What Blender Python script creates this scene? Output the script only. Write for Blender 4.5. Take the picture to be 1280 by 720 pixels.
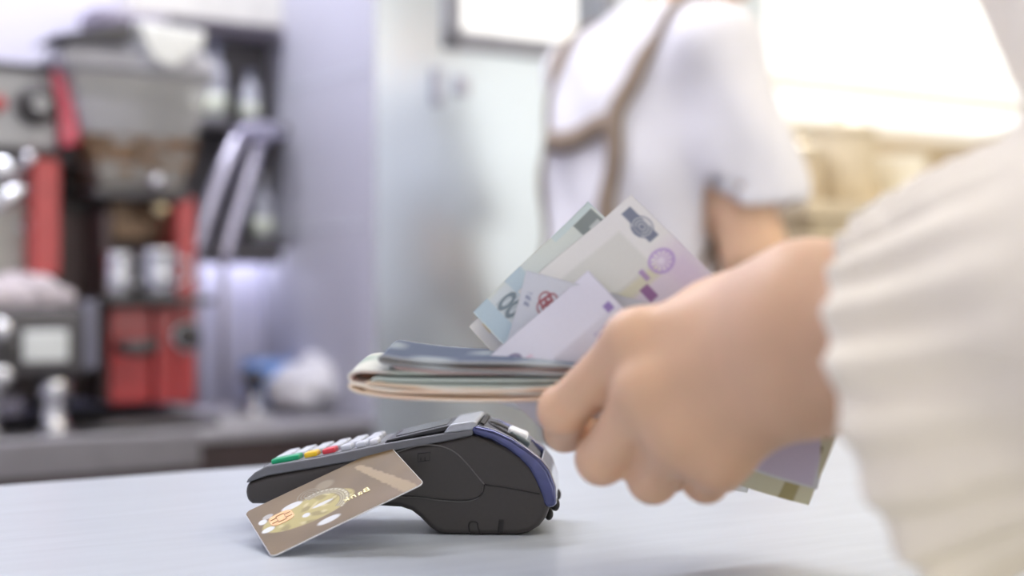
import bpy, bmesh, math, random
import numpy as np
from mathutils import Vector, Matrix
random.seed(4)
for o in list(bpy.data.objects): bpy.data.objects.remove(o)
scene = bpy.context.scene
COL = scene.collection
# ------------------------------------------------------------------ camera, sky, sun, exposure
F = 1778.0                      # focal length in pixels of the 1280 wide frame (50 mm)
TOP = 0.92                      # height of the service counter
CZ = TOP + 0.1355               # eye height of the lens
cam_d = bpy.data.cameras.new('camera'); cam = bpy.data.objects.new('camera', cam_d); COL.objects.link(cam)
cam.location = (0, 0, CZ); cam.rotation_euler = (math.pi/2, 0, 0)
cam_d.sensor_width = 36; cam_d.lens = 50; cam_d.clip_start = .02
cam_d.dof.use_dof = True; cam_d.dof.focus_distance = .765; cam_d.dof.aperture_fstop = 3.2
scene.camera = cam
world = bpy.data.worlds.new('sky'); scene.world = world; world.use_nodes = True
wb = world.node_tree.nodes['Background']; wb.inputs['Color'].default_value = (1, .975, .935, 1); wb.inputs['Strength'].default_value = 1.4
sun_d = bpy.data.lights.new('sun', 'SUN'); sun = bpy.data.objects.new('sun', sun_d); COL.objects.link(sun)
sun_d.energy = 3.0; sun_d.color = (1, .9, .72); sun_d.angle = .03
sun.rotation_euler = (Vector((.35, 1, .85))).to_track_quat('Z', 'Y').to_euler()
vs = scene.view_settings
vs.view_transform = 'Standard'; vs.look = 'None'; vs.gamma = 1; vs.use_curve_mapping = False; vs.exposure = 0.32
scene.cycles.max_bounces = 8; scene.cycles.transparent_max_bounces = 12
scene.cycles.caustics_reflective = False; scene.cycles.caustics_refractive = False

def P(px, py, d):
    return Vector(((px-640)/F*d, d, CZ-(py-360)/F*d))
# shop frame: the counters and the back wall run 33.5 degrees off the picture plane
YAW = math.radians(33.5); TX, TY = math.cos(YAW), math.sin(YAW)
OX, OY = -.2215, 2.317          # front corner of the back counter, where it meets the pillar
def S(k, o, z): return Vector((OX+TX*k-TY*o, OY+TY*k+TX*o, z))
def kx(px, o):
    r = (px-640)/F
    return (r*(OY+TX*o)-OX+TY*o)/(TX-TY*r)
def zz(py, k, o): return CZ+(360-py)/F*(OY+TY*k+TX*o)

# ------------------------------------------------------------------ materials
MATS = {}
def mat(name, col, rough=.5, metal=0, var=.06, scale=30, bump=0, bscale=200, spec=.5, emit=0, trans=0, coat=0, sss=0, sheen=0, stretch=None, alpha=1):
    if name in MATS: return MATS[name]
    m = bpy.data.materials.new(name); m.use_nodes = True; nt = m.node_tree; b = nt.nodes['Principled BSDF']
    tc = nt.nodes.new('ShaderNodeTexCoord'); src = tc.outputs['Object']
    if stretch:
        mp = nt.nodes.new('ShaderNodeMapping'); mp.inputs['Scale'].default_value = stretch
        nt.links.new(src, mp.inputs['Vector']); src = mp.outputs['Vector']
    n = nt.nodes.new('ShaderNodeTexNoise'); n.inputs['Scale'].default_value = scale; n.inputs['Detail'].default_value = 3
    nt.links.new(src, n.inputs['Vector'])
    r = nt.nodes.new('ShaderNodeValToRGB')
    r.color_ramp.elements[0].position = .3; r.color_ramp.elements[1].position = .7
    r.color_ramp.elements[0].color = (*[max(0, c*(1-var)) for c in col], 1)
    r.color_ramp.elements[1].color = (*[min(1, c*(1+var)) for c in col], 1)
    nt.links.new(n.outputs['Fac'], r.inputs['Fac']); nt.links.new(r.outputs['Color'], b.inputs['Base Color'])
    b.inputs['Roughness'].default_value = rough; b.inputs['Metallic'].default_value = metal
    b.inputs['Specular IOR Level'].default_value = spec; b.inputs['Transmission Weight'].default_value = trans
    b.inputs['Coat Weight'].default_value = coat; b.inputs['Alpha'].default_value = alpha
    if sss:
        b.inputs['Subsurface Weight'].default_value = sss; b.inputs['Subsurface Radius'].default_value = (.012, .005, .003); b.inputs['Subsurface Scale'].default_value = 1
    if sheen: b.inputs['Sheen Weight'].default_value = sheen
    if emit:
        b.inputs['Emission Color'].default_value = (*col, 1); b.inputs['Emission Strength'].default_value = emit
    if bump:
        n2 = nt.nodes.new('ShaderNodeTexNoise'); n2.inputs['Scale'].default_value = bscale; nt.links.new(src, n2.inputs['Vector'])
        bp = nt.nodes.new('ShaderNodeBump'); bp.inputs['Strength'].default_value = bump; bp.inputs['Distance'].default_value = .002
        nt.links.new(n2.outputs['Fac'], bp.inputs['Height']); nt.links.new(bp.outputs['Normal'], b.inputs['Normal'])
    MATS[name] = m
    return m
def print_mat(name, rough=.6, metal=0, coat=0, trans=0):
    m = bpy.data.materials.new(name); m.use_nodes = True; nt = m.node_tree; b = nt.nodes['Principled BSDF']
    a = nt.nodes.new('ShaderNodeAttribute'); a.attribute_name = 'ink'
    n = nt.nodes.new('ShaderNodeTexNoise'); n.inputs['Scale'].default_value = 900
    mx = nt.nodes.new('ShaderNodeMixRGB'); mx.blend_type = 'MULTIPLY'; mx.inputs['Fac'].default_value = .06
    tc = nt.nodes.new('ShaderNodeTexCoord'); nt.links.new(tc.outputs['Object'], n.inputs['Vector'])
    nt.links.new(a.outputs['Color'], mx.inputs['Color1']); nt.links.new(n.outputs['Fac'], mx.inputs['Color2'])
    nt.links.new(mx.outputs['Color'], b.inputs['Base Color'])
    b.inputs['Roughness'].default_value = rough; b.inputs['Metallic'].default_value = metal; b.inputs['Coat Weight'].default_value = coat; b.inputs['Specular IOR Level'].default_value = .22
    if trans:
        t = nt.nodes.new('ShaderNodeBsdfTranslucent'); nt.links.new(mx.outputs['Color'], t.inputs['Color'])
        ms = nt.nodes.new('ShaderNodeMixShader'); ms.inputs['Fac'].default_value = trans
        out = nt.nodes['Material Output']
        nt.links.new(b.outputs['BSDF'], ms.inputs[1]); nt.links.new(t.outputs['BSDF'], ms.inputs[2]); nt.links.new(ms.outputs['Shader'], out.inputs['Surface'])
    return m
def pane_mat(name, tint=(1, 1, 1), gloss=.06, rough=.02):
    m = bpy.data.materials.new(name); m.use_nodes = True; nt = m.node_tree
    t = nt.nodes.new('ShaderNodeBsdfTransparent'); t.inputs['Color'].default_value = (*tint, 1)
    g = nt.nodes.new('ShaderNodeBsdfGlossy'); g.inputs['Roughness'].default_value = rough
    n = nt.nodes.new('ShaderNodeTexNoise'); n.inputs['Scale'].default_value = 6
    r = nt.nodes.new('ShaderNodeMapRange'); r.inputs['To Min'].default_value = gloss*.7; r.inputs['To Max'].default_value = gloss*1.3
    nt.links.new(n.outputs['Fac'], r.inputs['Value'])
    ms = nt.nodes.new('ShaderNodeMixShader'); nt.links.new(r.outputs['Result'], ms.inputs['Fac'])
    nt.links.new(t.outputs['BSDF'], ms.inputs[1]); nt.links.new(g.outputs['BSDF'], ms.inputs[2])
    nt.links.new(ms.outputs['Shader'], nt.nodes['Material Output'].inputs['Surface'])
    return m

# ------------------------------------------------------------------ mesh helpers
def tag(o, label=None, cat=None, group=None, kind=None):
    if label: o['label'] = label
    if cat: o['category'] = cat
    if group: o['group'] = group
    if kind: o['kind'] = kind
    return o
def empty(name, loc=(0, 0, 0), rz=0, label=None, cat=None, group=None):
    o = bpy.data.objects.new(name, None); COL.objects.link(o); o.location = loc; o.rotation_euler = (0, 0, rz)
    o.empty_display_size = .05
    return tag(o, label, cat, group)
def shop(name, k, o, z, label, cat, group=None): return empty(name, S(k, o, z), YAW, label, cat, group)
def obj(name, bm, m, parent=None, smooth=False, bevel=0, seg=2, sub=0, angle=.6):
    me = bpy.data.meshes.new(name)
    if isinstance(bm, bmesh.types.BMesh):
        bmesh.ops.recalc_face_normals(bm, faces=bm.faces[:]); bm.to_mesh(me); bm.free()
    else:
        me.from_pydata([tuple(v) for v in bm[0]], [], [tuple(f) for f in bm[1]])
    ms = m if isinstance(m, (list, tuple)) else [m]
    for q in ms: me.materials.append(q)
    ob = bpy.data.objects.new(name, me); COL.objects.link(ob); ob.parent = parent
    if smooth:
        for p in me.polygons: p.use_smooth = True
    if bevel:
        b = ob.modifiers.new('bevel', 'BEVEL'); b.width = bevel; b.segments = seg; b.limit_method = 'ANGLE'; b.angle_limit = angle; b.harden_normals = False
        for p in me.polygons: p.use_smooth = True
        ob.modifiers.new('wn', 'WEIGHTED_NORMAL')
    if sub:
        s = ob.modifiers.new('sub', 'SUBSURF'); s.levels = sub; s.render_levels = sub
    return ob
def box(c, s, rot=None, bm=None):
    bm = bm or bmesh.new()
    M = Matrix.Translation(Vector(c)) @ (rot.to_4x4() if rot else Matrix.Identity(4)) @ Matrix.Diagonal((*s, 1))
    bmesh.ops.create_cube(bm, size=1, matrix=M)
    return bm
def bx(x0, x1, y0, y1, z0, z1, bm=None): return box(((x0+x1)/2, (y0+y1)/2, (z0+z1)/2), (abs(x1-x0), abs(y1-y0), abs(z1-z0)), bm=bm)
def frame_of(d):
    d = Vector(d).normalized(); a = Vector((0, 0, 1)) if abs(d.z) < .9 else Vector((1, 0, 0))
    u = d.cross(a).normalized(); return d, u, u.cross(d).normalized()
def tube(pts, r, n=10, bm=None, closed=False):
    bm = bm or bmesh.new(); pts = [Vector(p) for p in pts]; rings = []
    rr = r if isinstance(r, (list, tuple)) else [r]*len(pts)
    u = None
    for i, p in enumerate(pts):
        if closed: t = pts[(i+1) % len(pts)]-pts[i-1]
        else: t = pts[min(i+1, len(pts)-1)]-pts[max(i-1, 0)]
        t.normalize()
        if u is None: u = frame_of(t)[1]
        u = (u-t*u.dot(t)).normalized(); w = t.cross(u)
        rings.append([bm.verts.new(p+(u*math.cos(2*math.pi*j/n)+w*math.sin(2*math.pi*j/n))*rr[i]) for j in range(n)])
    m = len(rings)
    for i in range(m if closed else m-1):
        a, b = rings[i], rings[(i+1) % m]
        for j in range(n): bm.faces.new((a[j], a[(j+1) % n], b[(j+1) % n], b[j]))
    if not closed: bm.faces.new(rings[0][::-1]); bm.faces.new(rings[-1])
    return bm
def smooth_path(pts, n=8):
    pts = [Vector(p) for p in pts]; out = []
    for i in range(len(pts)-1):
        p0, p1, p2, p3 = pts[max(i-1, 0)], pts[i], pts[i+1], pts[min(i+2, len(pts)-1)]
        for j in range(n):
            t = j/n
            out.append(.5*((2*p1)+(p2-p0)*t+(2*p0-5*p1+4*p2-p3)*t*t+(3*p1-p0-3*p2+p3)*t**3))
    return out+[pts[-1]]
def lathe(prof, c=(0, 0, 0), n=24, sx=1, sy=1, bm=None):
    bm = bm or bmesh.new(); c = Vector(c); rings = []
    for r, z in prof:
        rings.append([bm.verts.new(c+Vector((r*sx*math.cos(2*math.pi*j/n), r*sy*math.sin(2*math.pi*j/n), z))) for j in range(n)])
    for a, b in zip(rings, rings[1:]):
        for j in range(n): bm.faces.new((a[j], a[(j+1) % n], b[(j+1) % n], b[j]))
    bm.faces.new(rings[0][::-1]); bm.faces.new(rings[-1])
    return bm
def prism(poly, y0, y1, bm=None, ax='xz'):
    """polygon in local x/z pushed along y"""
    bm = bm or bmesh.new()
    a = [bm.verts.new((p[0], y0, p[1])) for p in poly]; b = [bm.verts.new((p[0], y1, p[1])) for p in poly]
    bm.faces.new(a); bm.faces.new(b[::-1]); n = len(poly)
    for i in range(n): bm.faces.new((a[i], b[i], b[(i+1) % n], a[(i+1) % n]))
    return bm
def ball(c, r, bm=None, seg=16):
    bm = bm or bmesh.new(); rr = r if isinstance(r, (list, tuple)) else (r, r, r)
    bmesh.ops.create_uvsphere(bm, u_segments=seg, v_segments=max(6, seg//2), radius=1, matrix=Matrix.Translation(Vector(c)) @ Matrix.Diagonal((*rr, 1)))
    return bm

# ------------------------------------------------------------------ distance fields for bodies and cloth
def s_cone(X, a, b, ra, rb):
    a = np.array(a, np.float32); b = np.array(b, np.float32); ba = b-a; L = float(ba@ba)+1e-12
    t = np.clip(((X-a)@ba)/L, 0, 1)
    return np.linalg.norm(X-a-t[..., None]*ba, axis=-1)-(ra+(rb-ra)*t)
def s_ell(X, c, r, R=None):
    q = X-np.array(c, np.float32)
    if R is not None: q = q@np.array(R, np.float32)
    r = np.array(r, np.float32)
    k0 = np.linalg.norm(q/r, axis=-1); k1 = np.linalg.norm(q/(r*r), axis=-1)+1e-9
    return k0*(k0-1)/k1
def smin(a, b, k):
    h = np.clip(.5+.5*(b-a)/k, 0, 1)
    return b+(a-b)*h-k*h*(1-h)
def smax(a, b, k): return -smin(-a, -b, k)
def union(ds, k):
    d = ds[0]
    for e in ds[1:]: d = smin(d, e, k)
    return d
def nets(f, lo, hi, h):
    lo = np.array(lo, np.float32); hi = np.array(hi, np.float32)
    n = np.ceil((hi-lo)/h).astype(int)+1
    g = np.stack(np.meshgrid(*[lo[i]+h*np.arange(n[i], dtype=np.float32) for i in range(3)], indexing='ij'), -1)
    V = np.empty(tuple(n), np.float32)
    bs = 10                      # skip blocks far from the surface
    nb = [int(math.ceil(n[i]/bs)) for i in range(3)]
    cen = np.stack(np.meshgrid(*[lo[i]+h*np.minimum(np.arange(nb[i], dtype=np.float32)*bs+bs/2, n[i]-1) for i in range(3)], indexing='ij'), -1)
    dc = f(cen); lim = bs*h*.87*1.7+.012
    V[:] = 1
    for i in range(nb[0]):
        for j in range(nb[1]):
            run = np.abs(dc[i, j]) < lim; k = 0
            while k < nb[2]:
                e = k
                while e < nb[2] and run[e] == run[k]: e += 1
                sl = (slice(i*bs, i*bs+bs), slice(j*bs, j*bs+bs), slice(k*bs, e*bs))
                if run[k]: V[sl] = f(g[sl])
                else:
                    for q in range(k, e): V[sl[0], sl[1], q*bs:q*bs+bs] = 1 if dc[i, j, q] > 0 else -1
                k = e
    ins = V < 0
    c = [V[dx:n[0]-1+dx, dy:n[1]-1+dy, dz:n[2]-1+dz] for dx in (0, 1) for dy in (0, 1) for dz in (0, 1)]
    cs = np.stack(c, -1); m = (cs < 0); act = m.any(-1) & ~m.all(-1)
    idx = np.argwhere(act); cv = cs[act]
    off = np.array([(a, b, d) for a in (0, 1) for b in (0, 1) for d in (0, 1)], np.float32)
    acc = np.zeros((len(idx), 3)); cnt = np.zeros(len(idx))
    for i in range(8):
        for j in range(i+1, 8):
            if abs(off[i]-off[j]).sum() != 1: continue
            va, vb = cv[:, i], cv[:, j]; s = (va < 0) != (vb < 0)
            t = np.where(s, va/(va-vb+1e-20), 0)
            acc += np.where(s[:, None], off[i]+t[:, None]*(off[j]-off[i]), 0); cnt += s
    verts = lo+h*(idx+acc/cnt[:, None])
    vid = -np.ones(act.shape, int); vid[act] = np.arange(len(idx))
    faces = []
    for ax in range(3):
        sl0 = [slice(1, -1)]*3; sl1 = [slice(1, -1)]*3; sl0[ax] = slice(0, -1); sl1[ax] = slice(1, None)
        A, B = ins[tuple(sl0)], ins[tuple(sl1)]
        for flip, e in ((0, A & ~B), (1, ~A & B)):
            q = np.argwhere(e)
            q = q+np.array([0 if i == ax else 1 for i in range(3)])
            u, w = [(1, 2), (2, 0), (0, 1)][ax]
            def cell(du, dw):
                p = q.copy(); p[:, u] -= du; p[:, w] -= dw
                return vid[p[:, 0], p[:, 1], p[:, 2]]
            quad = np.stack([cell(0, 0), cell(1, 0), cell(1, 1), cell(0, 1)], -1)
            faces.append(quad[:, ::-1] if flip else quad)
    faces = np.concatenate(faces)
    return verts, faces[(faces >= 0).all(1)]
def net_obj(name, parts, m, parent=None, smooth_it=2):
    vs_, fs_, k = [], [], 0
    for v, f in parts: vs_.append(v); fs_.append(f+k); k += len(v)
    v = np.concatenate(vs_); f = np.concatenate(fs_)
    me = bpy.data.meshes.new(name); me.vertices.add(len(v)); me.vertices.foreach_set('co', v.astype(np.float32).ravel())
    me.loops.add(f.size); me.loops.foreach_set('vertex_index', f.astype(np.int32).ravel())
    me.polygons.add(len(f)); me.polygons.foreach_set('loop_start', np.arange(0, f.size, 4, dtype=np.int32)); me.polygons.foreach_set('loop_total', np.full(len(f), 4, np.int32))
    me.update(calc_edges=True); me.validate()
    me.polygons.foreach_set('use_smooth', np.ones(len(me.polygons), bool))
    me.materials.append(m)
    ob = bpy.data.objects.new(name, me); COL.objects.link(ob); ob.parent = parent
    if smooth_it:
        s = ob.modifiers.new('smooth', 'SMOOTH'); s.iterations = smooth_it; s.factor = .5
    return ob
def snap(f, pts, d):
    X = np.array([list(p) for p in pts], np.float32); e = .002
    for _ in range(25):
        g = np.stack([(f(X+np.eye(3, dtype=np.float32)[i]*e)-f(X-np.eye(3, dtype=np.float32)[i]*e))/(2*e) for i in range(3)], -1)
        g /= np.linalg.norm(g, axis=-1, keepdims=True)+1e-9
        X = X-g*(f(X)-d)[:, None]*.8
    return X, g
def ribbon(f, pts, w, d=.004, th=.004, n=8):
    """a cloth band laid over a distance field"""
    X, g = snap(f, smooth_path(pts, n), d); bm = bmesh.new(); rings = []
    for i in range(len(X)):
        t = Vector(X[min(i+1, len(X)-1)]-X[max(i-1, 0)]).normalized(); nn = Vector(g[i]); s = t.cross(nn).normalized()*w/2; p = Vector(X[i])
        rings.append([bm.verts.new(p+s), bm.verts.new(p+s+nn*th), bm.verts.new(p+nn*(th*1.2)), bm.verts.new(p-s+nn*th), bm.verts.new(p-s), bm.verts.new(p-nn*.003)])
    for a, b in zip(rings, rings[1:]):
        for j in range(6): bm.faces.new((a[j], a[(j+1) % 6], b[(j+1) % 6], b[j]))
    bm.faces.new(rings[0][::-1]); bm.faces.new(rings[-1])
    return bm
# ------------------------------------------------------------------ the room
BT = .842                       # back counter height
m_floor = mat('floor_tile', (.42, .41, .40), .35, var=.1, scale=3)
m_ceil = mat('ceiling_paint', (.85, .84, .80), .8, var=.02)
m_lav = mat('lavender_wall_paint', (.72, .71, .86), .6, var=.03, scale=4)
m_wall = mat('satin_steel_cladding', (.80, .89, .96), .30, .6, var=.03, scale=3)
m_warm = mat('warm_wall_paint', (.90, .84, .76), .6, var=.03, scale=4)
m_steel = mat('brushed_steel', (.62, .62, .65), .32, 1, var=.08, scale=60, stretch=(1, 1, 14))
m_frame = mat('grey_window_frame', (.34, .35, .40), .45, .3)
m_pane = pane_mat('window_glass')
def struct(name, bm, m, parent=None, **k):
    o = obj(name, bm, m, parent, **k)
    if parent is None: o['kind'] = 'structure'
    o.location = (0, 0, 0) if parent else S(0, 0, 0)
    if not parent: o.rotation_euler = (0, 0, YAW)
    return o
# everything below is in the shop frame: x along the counters, y away, z up
K0, K1, NB, NF = -2.6, 3.4, .45, -4.2
struct('floor', bx(K0, K1, NF, NB, -.05, 0), m_floor)
struct('ceiling', bx(K0, K1, NF, NB+.1, 2.72, 2.78), m_ceil)
struct('wall_back', bx(K0, .02, NB, NB+.1, 0, 2.72), m_lav)
struct('wall_left', bx(K0-.1, K0, NF, NB+.1, 0, 2.72), m_lav)
struct('wall_right', bx(K1, K1+.1, NF, NB+.1, 0, 2.72), m_warm)
# pillar beside the back counter, then the window wall
k1a, k1b = kx(566, 0)+.0, kx(770, 0)
z1 = zz(62, k1a, 0)
k2a, k2b = kx(905, .12), kx(1420, .12)
z2 = zz(165, k2a, .12)
struct('wall_pillar', bx(0, k1a-.02, 0, NB, 0, 2.72), m_wall)
bm = bx(k1a-.02, k1b, 0, .12, 0, z1); bx(k1a-.02, k1b, 0, .12, 2.35, 2.72, bm); bx(k1b, k2a, 0, .12, 0, 2.72, bm)
struct('wall_window_side', bm, m_wall)
struct('wall_wood_panel', bx(k2a, K1, .04, .16, 0, z2), mat('wood_panelling', (.52, .42, .28), .5, var=.12, scale=6, stretch=(1, 1, 6)))
bm = bx(k2a, k2b, .04, .16, 2.62, 2.72); bx(k2b, K1, .04, .16, z2, 2.72, bm)
struct('wall_sunny_side', bm, m_warm)
def window(name, k0, k1, z0, z1_, y, m, mull_z=(), mull_k=(), w=.035):
    root = empty(name, S(0, 0, 0), YAW); root['kind'] = 'structure'
    fr = bx(k0, k0+w, y-.03, y+.06, z0, z1_); bx(k1-w, k1, y-.03, y+.06, z0, z1_, fr)
    bx(k0, k1, y-.03, y+.06, z0, z0+w, fr); bx(k0, k1, y-.03, y+.06, z1_-w, z1_, fr)
    obj('window_frame', fr, m, root, bevel=.004)
    for z in mull_z: obj('mullion', bx(k0+w, k1-w, y-.01, y+.04, z-.014, z+.014), m, root, bevel=.003)
    for k in mull_k: obj('mullion', bx(k-.014, k+.014, y-.012, y+.042, z0+w, z1_-w), m, root, bevel=.003)
    obj('pane', bx(k0+w, k1-w, y+.012, y+.018, z0+w, z1_-w), m_pane, root)
    return root
window('window_1', k1a-.02, k1b, z1, 2.35, .02, m_frame)
m_pale = mat('pale_window_frame', (.95, .92, .86), .5)
window('window_2', k2a, k2b, z2, 2.62, .09, m_pale, mull_z=(zz(103, kx(970, .12), .12),))
# bulkhead above the machines
zb = zz(18, kx(200, .36), .36)
struct('trim_1', bx(kx(165, .36), .0, .36, NB, zb, zb+.10), mat('bulkhead_cream', (.74, .73, .68), .7), bevel=.005)
struct('trim_2', bx(kx(120, .35), .0, .35, NB, zb-.02, zb), mat('bulkhead_edge', (.34, .31, .38), .6), bevel=.003)
# panel joints on the pillar side
for i, py in enumerate((100, 285)):
    z = zz(py, 0, .2)
    struct('trim_%d' % (i+3), bx(-.0045, -.003, .03, .42, z, z+.004), mat('panel_joint', (.68, .71, .76), .6))
struct('trim_5', bx(-.003, 0, .0, NB, 0, 2.72), mat('lavender_grey_panel', (.55, .55, .63), .5, var=.03, scale=4))
# ceiling lamps
m_glow = mat('lamp_diffuser', (1, .98, .97), .5, var=0, emit=6)
m_glow3 = mat('wide_lamp_diffuser', (1, .98, .97), .5, var=0, emit=5)
m_glowc = mat('cool_lamp_diffuser', (.91, .92, 1), .5, var=0, emit=22)
def lamp(k, o, lx, ly, label, m):
    r = shop('ceiling_lamp', k, o, 2.72, label, 'lamp', 'ceiling lamps')
    fr = bx(-lx/2-.02, -lx/2, -ly/2-.02, ly/2+.02, -.06, 0); bx(lx/2, lx/2+.02, -ly/2-.02, ly/2+.02, -.06, 0, fr)
    bx(-lx/2, lx/2, -ly/2-.02, -ly/2, -.06, 0, fr); bx(-lx/2, lx/2, ly/2, ly/2+.02, -.06, 0, fr)
    obj('lamp_frame', fr, m_steel, r); obj('diffuser', bx(-lx/2, lx/2, -ly/2, ly/2, -.05, -.03), m, r)
lamp(-.75, .0, 1.3, .3, 'long cool ceiling lamp above the espresso machines', m_glowc)
lamp(.62, -.24, 1.2, .2, 'long ceiling lamp above the person in the apron', m_glow)
lamp(-.4, -1.9, 1.4, .5, 'wide ceiling lamp above the payment counter', m_glow3)

lamp(1.15, -1.55, 1.0, .4, 'added warm fill lamp above the sunny end of the counter', mat('added_warm_fill', (1, .84, .58), .5, var=0, emit=8))  # added lamp, out of view, to warm and brighten the jumper sleeve
# service counter in the foreground
n0 = -TY*OX+TX*OY      # distance of the back counter front along n
far, near = 1.011-n0, .36-n0                    # front counter edges in the shop frame
kA = -2.1; kB = 2.6
r = empty('service_counter', S(0, 0, 0), YAW, 'glossy pale grey service counter under the payment terminal', 'counter')
m_top = mat('pale_laminate', (.50, .54, .59), .32, var=.05, scale=9, stretch=(1.2, 9, 1), spec=.35)
obj('worktop', bx(kA, kB, near, far, TOP-.035, TOP), m_top, r, bevel=.004)
obj('cabinet_body', bx(kA+.02, kB-.02, near+.12, far-.03, 0, TOP-.035), mat('counter_body_white', (.75, .75, .74), .5), r)
obj('kickboard', bx(kA+.03, kB-.03, near+.17, far-.08, 0, .09), m_steel, r)

# back counter
r = empty('back_counter', S(0, 0, 0), YAW, 'dark back counter with steel top carrying the coffee machines', 'counter')
m_bt = mat('worktop_steel_dull', (.40, .39, .42), .38, .6, var=.08, scale=20)
m_dark = mat('dark_brown_laminate', (.045, .028, .028), .45, var=.15, scale=12)
obj('worktop', bx(K0+.1, -.005, -.0, NB-.004, BT-.022, BT), m_bt, r, bevel=.004)
obj('edge_strip', bx(K0+.1, -.3, -.004, .0, BT-.055, BT-.002), mat('edge_steel', (.26, .25, .27), .4, .5), r, bevel=.003)
ds = [-2.4, -1.9, -1.4, -.9, -.45, -.006]
for i in range(5):
    d = obj('cabinet_door', bx(ds[i]+.004, ds[i+1]-.004, .0, .02, .12, BT-.026), m_dark, r, bevel=.003)
    obj('handle', tube([((ds[i+1]-.05), -.022, .5), ((ds[i+1]-.05), -.022, .64)], .006), m_steel, d, smooth=True)
obj('cabinet_body', bx(-2.4, -.006, .021, NB, .1, BT-.022), m_dark, r)
obj('kickboard', bx(-2.4, -.006, .06, NB, 0, .1), m_dark, r)
# ------------------------------------------------------------------ payment terminal (local x nose to rear, y near side to far side, z up)
TW = .062
term = empty('payment_terminal', (-.1470, .786, TOP), math.radians(-3), 'dark grey handheld card payment terminal standing on the pale counter', 'payment terminal')
term.scale = (.975, 1, 1.03)
m_tb = mat('terminal_plastic', (.040, .035, .032), .42, var=.05, scale=400, bump=.05, bscale=3000)
m_tr = mat('terminal_rim', (.135, .14, .155), .35, var=.04, scale=200)
m_ts = mat('terminal_silver', (.42, .44, .47), .3, .4, var=.04, scale=200)
m_line = mat('terminal_seam', (.010, .009, .009), .6)
m_edge = mat('terminal_bright_edge', (.13, .125, .12), .35)
mm = lambda pts: [(a*.001, b*.001) for a, b in pts]
low = [(0, 27), (-.6, 22), (0, 17), (3, 15.6), (75, 15), (88, 14.4), (94, 12.6), (99, 9), (104, 4.2), (108, 1.4), (113, 0), (154, 0), (160, 1.4), (166, 4.8), (170, 9.5), (172, 14.5),
       (171, 20), (168, 28), (164, 35), (157, 42), (148, 47.5), (138, 51.5), (128, 54), (112, 50), (80, 44.5), (40, 36), (12, 31)]
obj('body', prism(mm(low), .0, TW), m_tb, term, bevel=.0035, seg=3, angle=.9)
rim = [(0, 26.8), (12, 30.8), (40, 35.4), (66, 39.8), (84, 44.6), (112, 49.6), (129, 53), (129, 56), (112, 54), (80, 48.6), (40, 40.6), (12, 36.2), (5, 32.6), (1, 29)]
obj('top_shell', prism(mm(rim), -.0006, TW+.0006), m_tr, term, bevel=.0012, seg=2, angle=.9)
# keypad
kp = [(9, 33.4), (77, 46.4), (76.6, 48.2), (8.6, 35.2)]
obj('keypad_plate', prism(mm(kp), .004, TW-.004), mat('keypad_grey', (.20, .21, .23), .4), term, bevel=.0006)
sl = math.atan2(47.8-34.8, 68); ROT = Matrix.Rotation(-sl, 3, 'Y')
mk = {'grey': mat('key_grey', (.60, .63, .70), .35), 'green': mat('key_green', (.0, .36, .16), .35), 'yellow': mat('key_yellow', (.86, .57, .02), .35), 'red': mat('key_red', (.72, .045, .07), .35), 'pale': mat('key_pale', (.72, .73, .78), .35)}
def key(s0, s1, y0, y1, c, label=None, h=.0032):
    sm = (s0+s1)/2; base = 35.2+(sm-8.6)*(13/68)
    bm = box((sm*.001-math.sin(sl)*h*.25, (y0+y1)/2, base*.001+h*.35), ((s1-s0)*.001, y1-y0, h), ROT)
    o = obj('key', bm, mk[c], term, bevel=.0011, seg=3)
    if label: o['label'] = label
key(13, 29.5, .0055, .0175, 'green', 'tall green enter key')
key(32, 39.5, .0055, .0175, 'yellow', 'yellow clear key')
key(42.5, 50, .0055, .0175, 'red', 'red cancel key')
for s0 in (53, 61.5): key(s0, s0+6.5, .0055, .0175, 'grey')
key(69.6, 74.8, .0055, .0175, 'pale')
for ci in range(3):
    y0 = .0205+ci*.0125
    for ri in range(6): key(12.5+ri*10.4, 12.5+ri*10.4+7.6, y0, y0+.0105, 'grey')
# display and its hood
obj('display_bezel', prism(mm([(78, 48.2), (118, 55.4), (117.4, 58.6), (80, 50.2)]), .004, TW-.004), mat('display_bezel_black', (.02, .02, .022), .3), term, bevel=.0008)
obj('display', prism(mm([(84, 51.0), (113, 57.5), (113, 58.0), (84, 51.5)]), .012, TW-.012), mat('display_glass', (.05, .055, .05), .12, coat=.5), term)
obj('display_hood', prism(mm([(112, 53.6), (129, 55.6), (131, 57.6), (131.5, 60.2), (129, 60.8), (116, 58.8)]), .0, TW), m_ts, term, bevel=.0012)
# printer lid, its slot, arcs, latch and the blue visor band
lid = [(131, 55.6), (140, 52.4), (150, 47.6), (158, 42), (164, 35.6), (166, 37.4), (160, 44.2), (151, 50.4), (141, 55.4), (132, 59)]
obj('printer_lid', prism(mm(lid), .004, TW-.004), mat('printer_lid_grey', (.06, .063, .08), .5), term, bevel=.001)
obj('paper_slot', prism(mm([(132.4, 58.2), (134.6, 57.2), (135, 58.8), (132.8, 59.8)]), .005, TW-.005), m_line, term)
def lidz(s): return np.interp(s, [132, 141, 151, 160, 166], [59, 55.4, 50.4, 44.2, 37.4])
for rr in (9, 12):
    pts = []
    for i in range(19):
        a = math.radians(60+240*i/18); s = 148+rr*math.cos(a); pts.append((s*.001, .028+rr*.001*math.sin(a), lidz(s)*.001+.0003))
    obj('embossed_arc', tube(pts, .0006, 6), m_line, term, smooth=True)
obj('release_latch', box((.1530, .030, .0515), (.012, .016, .0042), Matrix.Rotation(.35, 3, 'Y')), mat('latch_white', (.85, .86, .87), .3), term, bevel=.0016, seg=3, )
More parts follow.
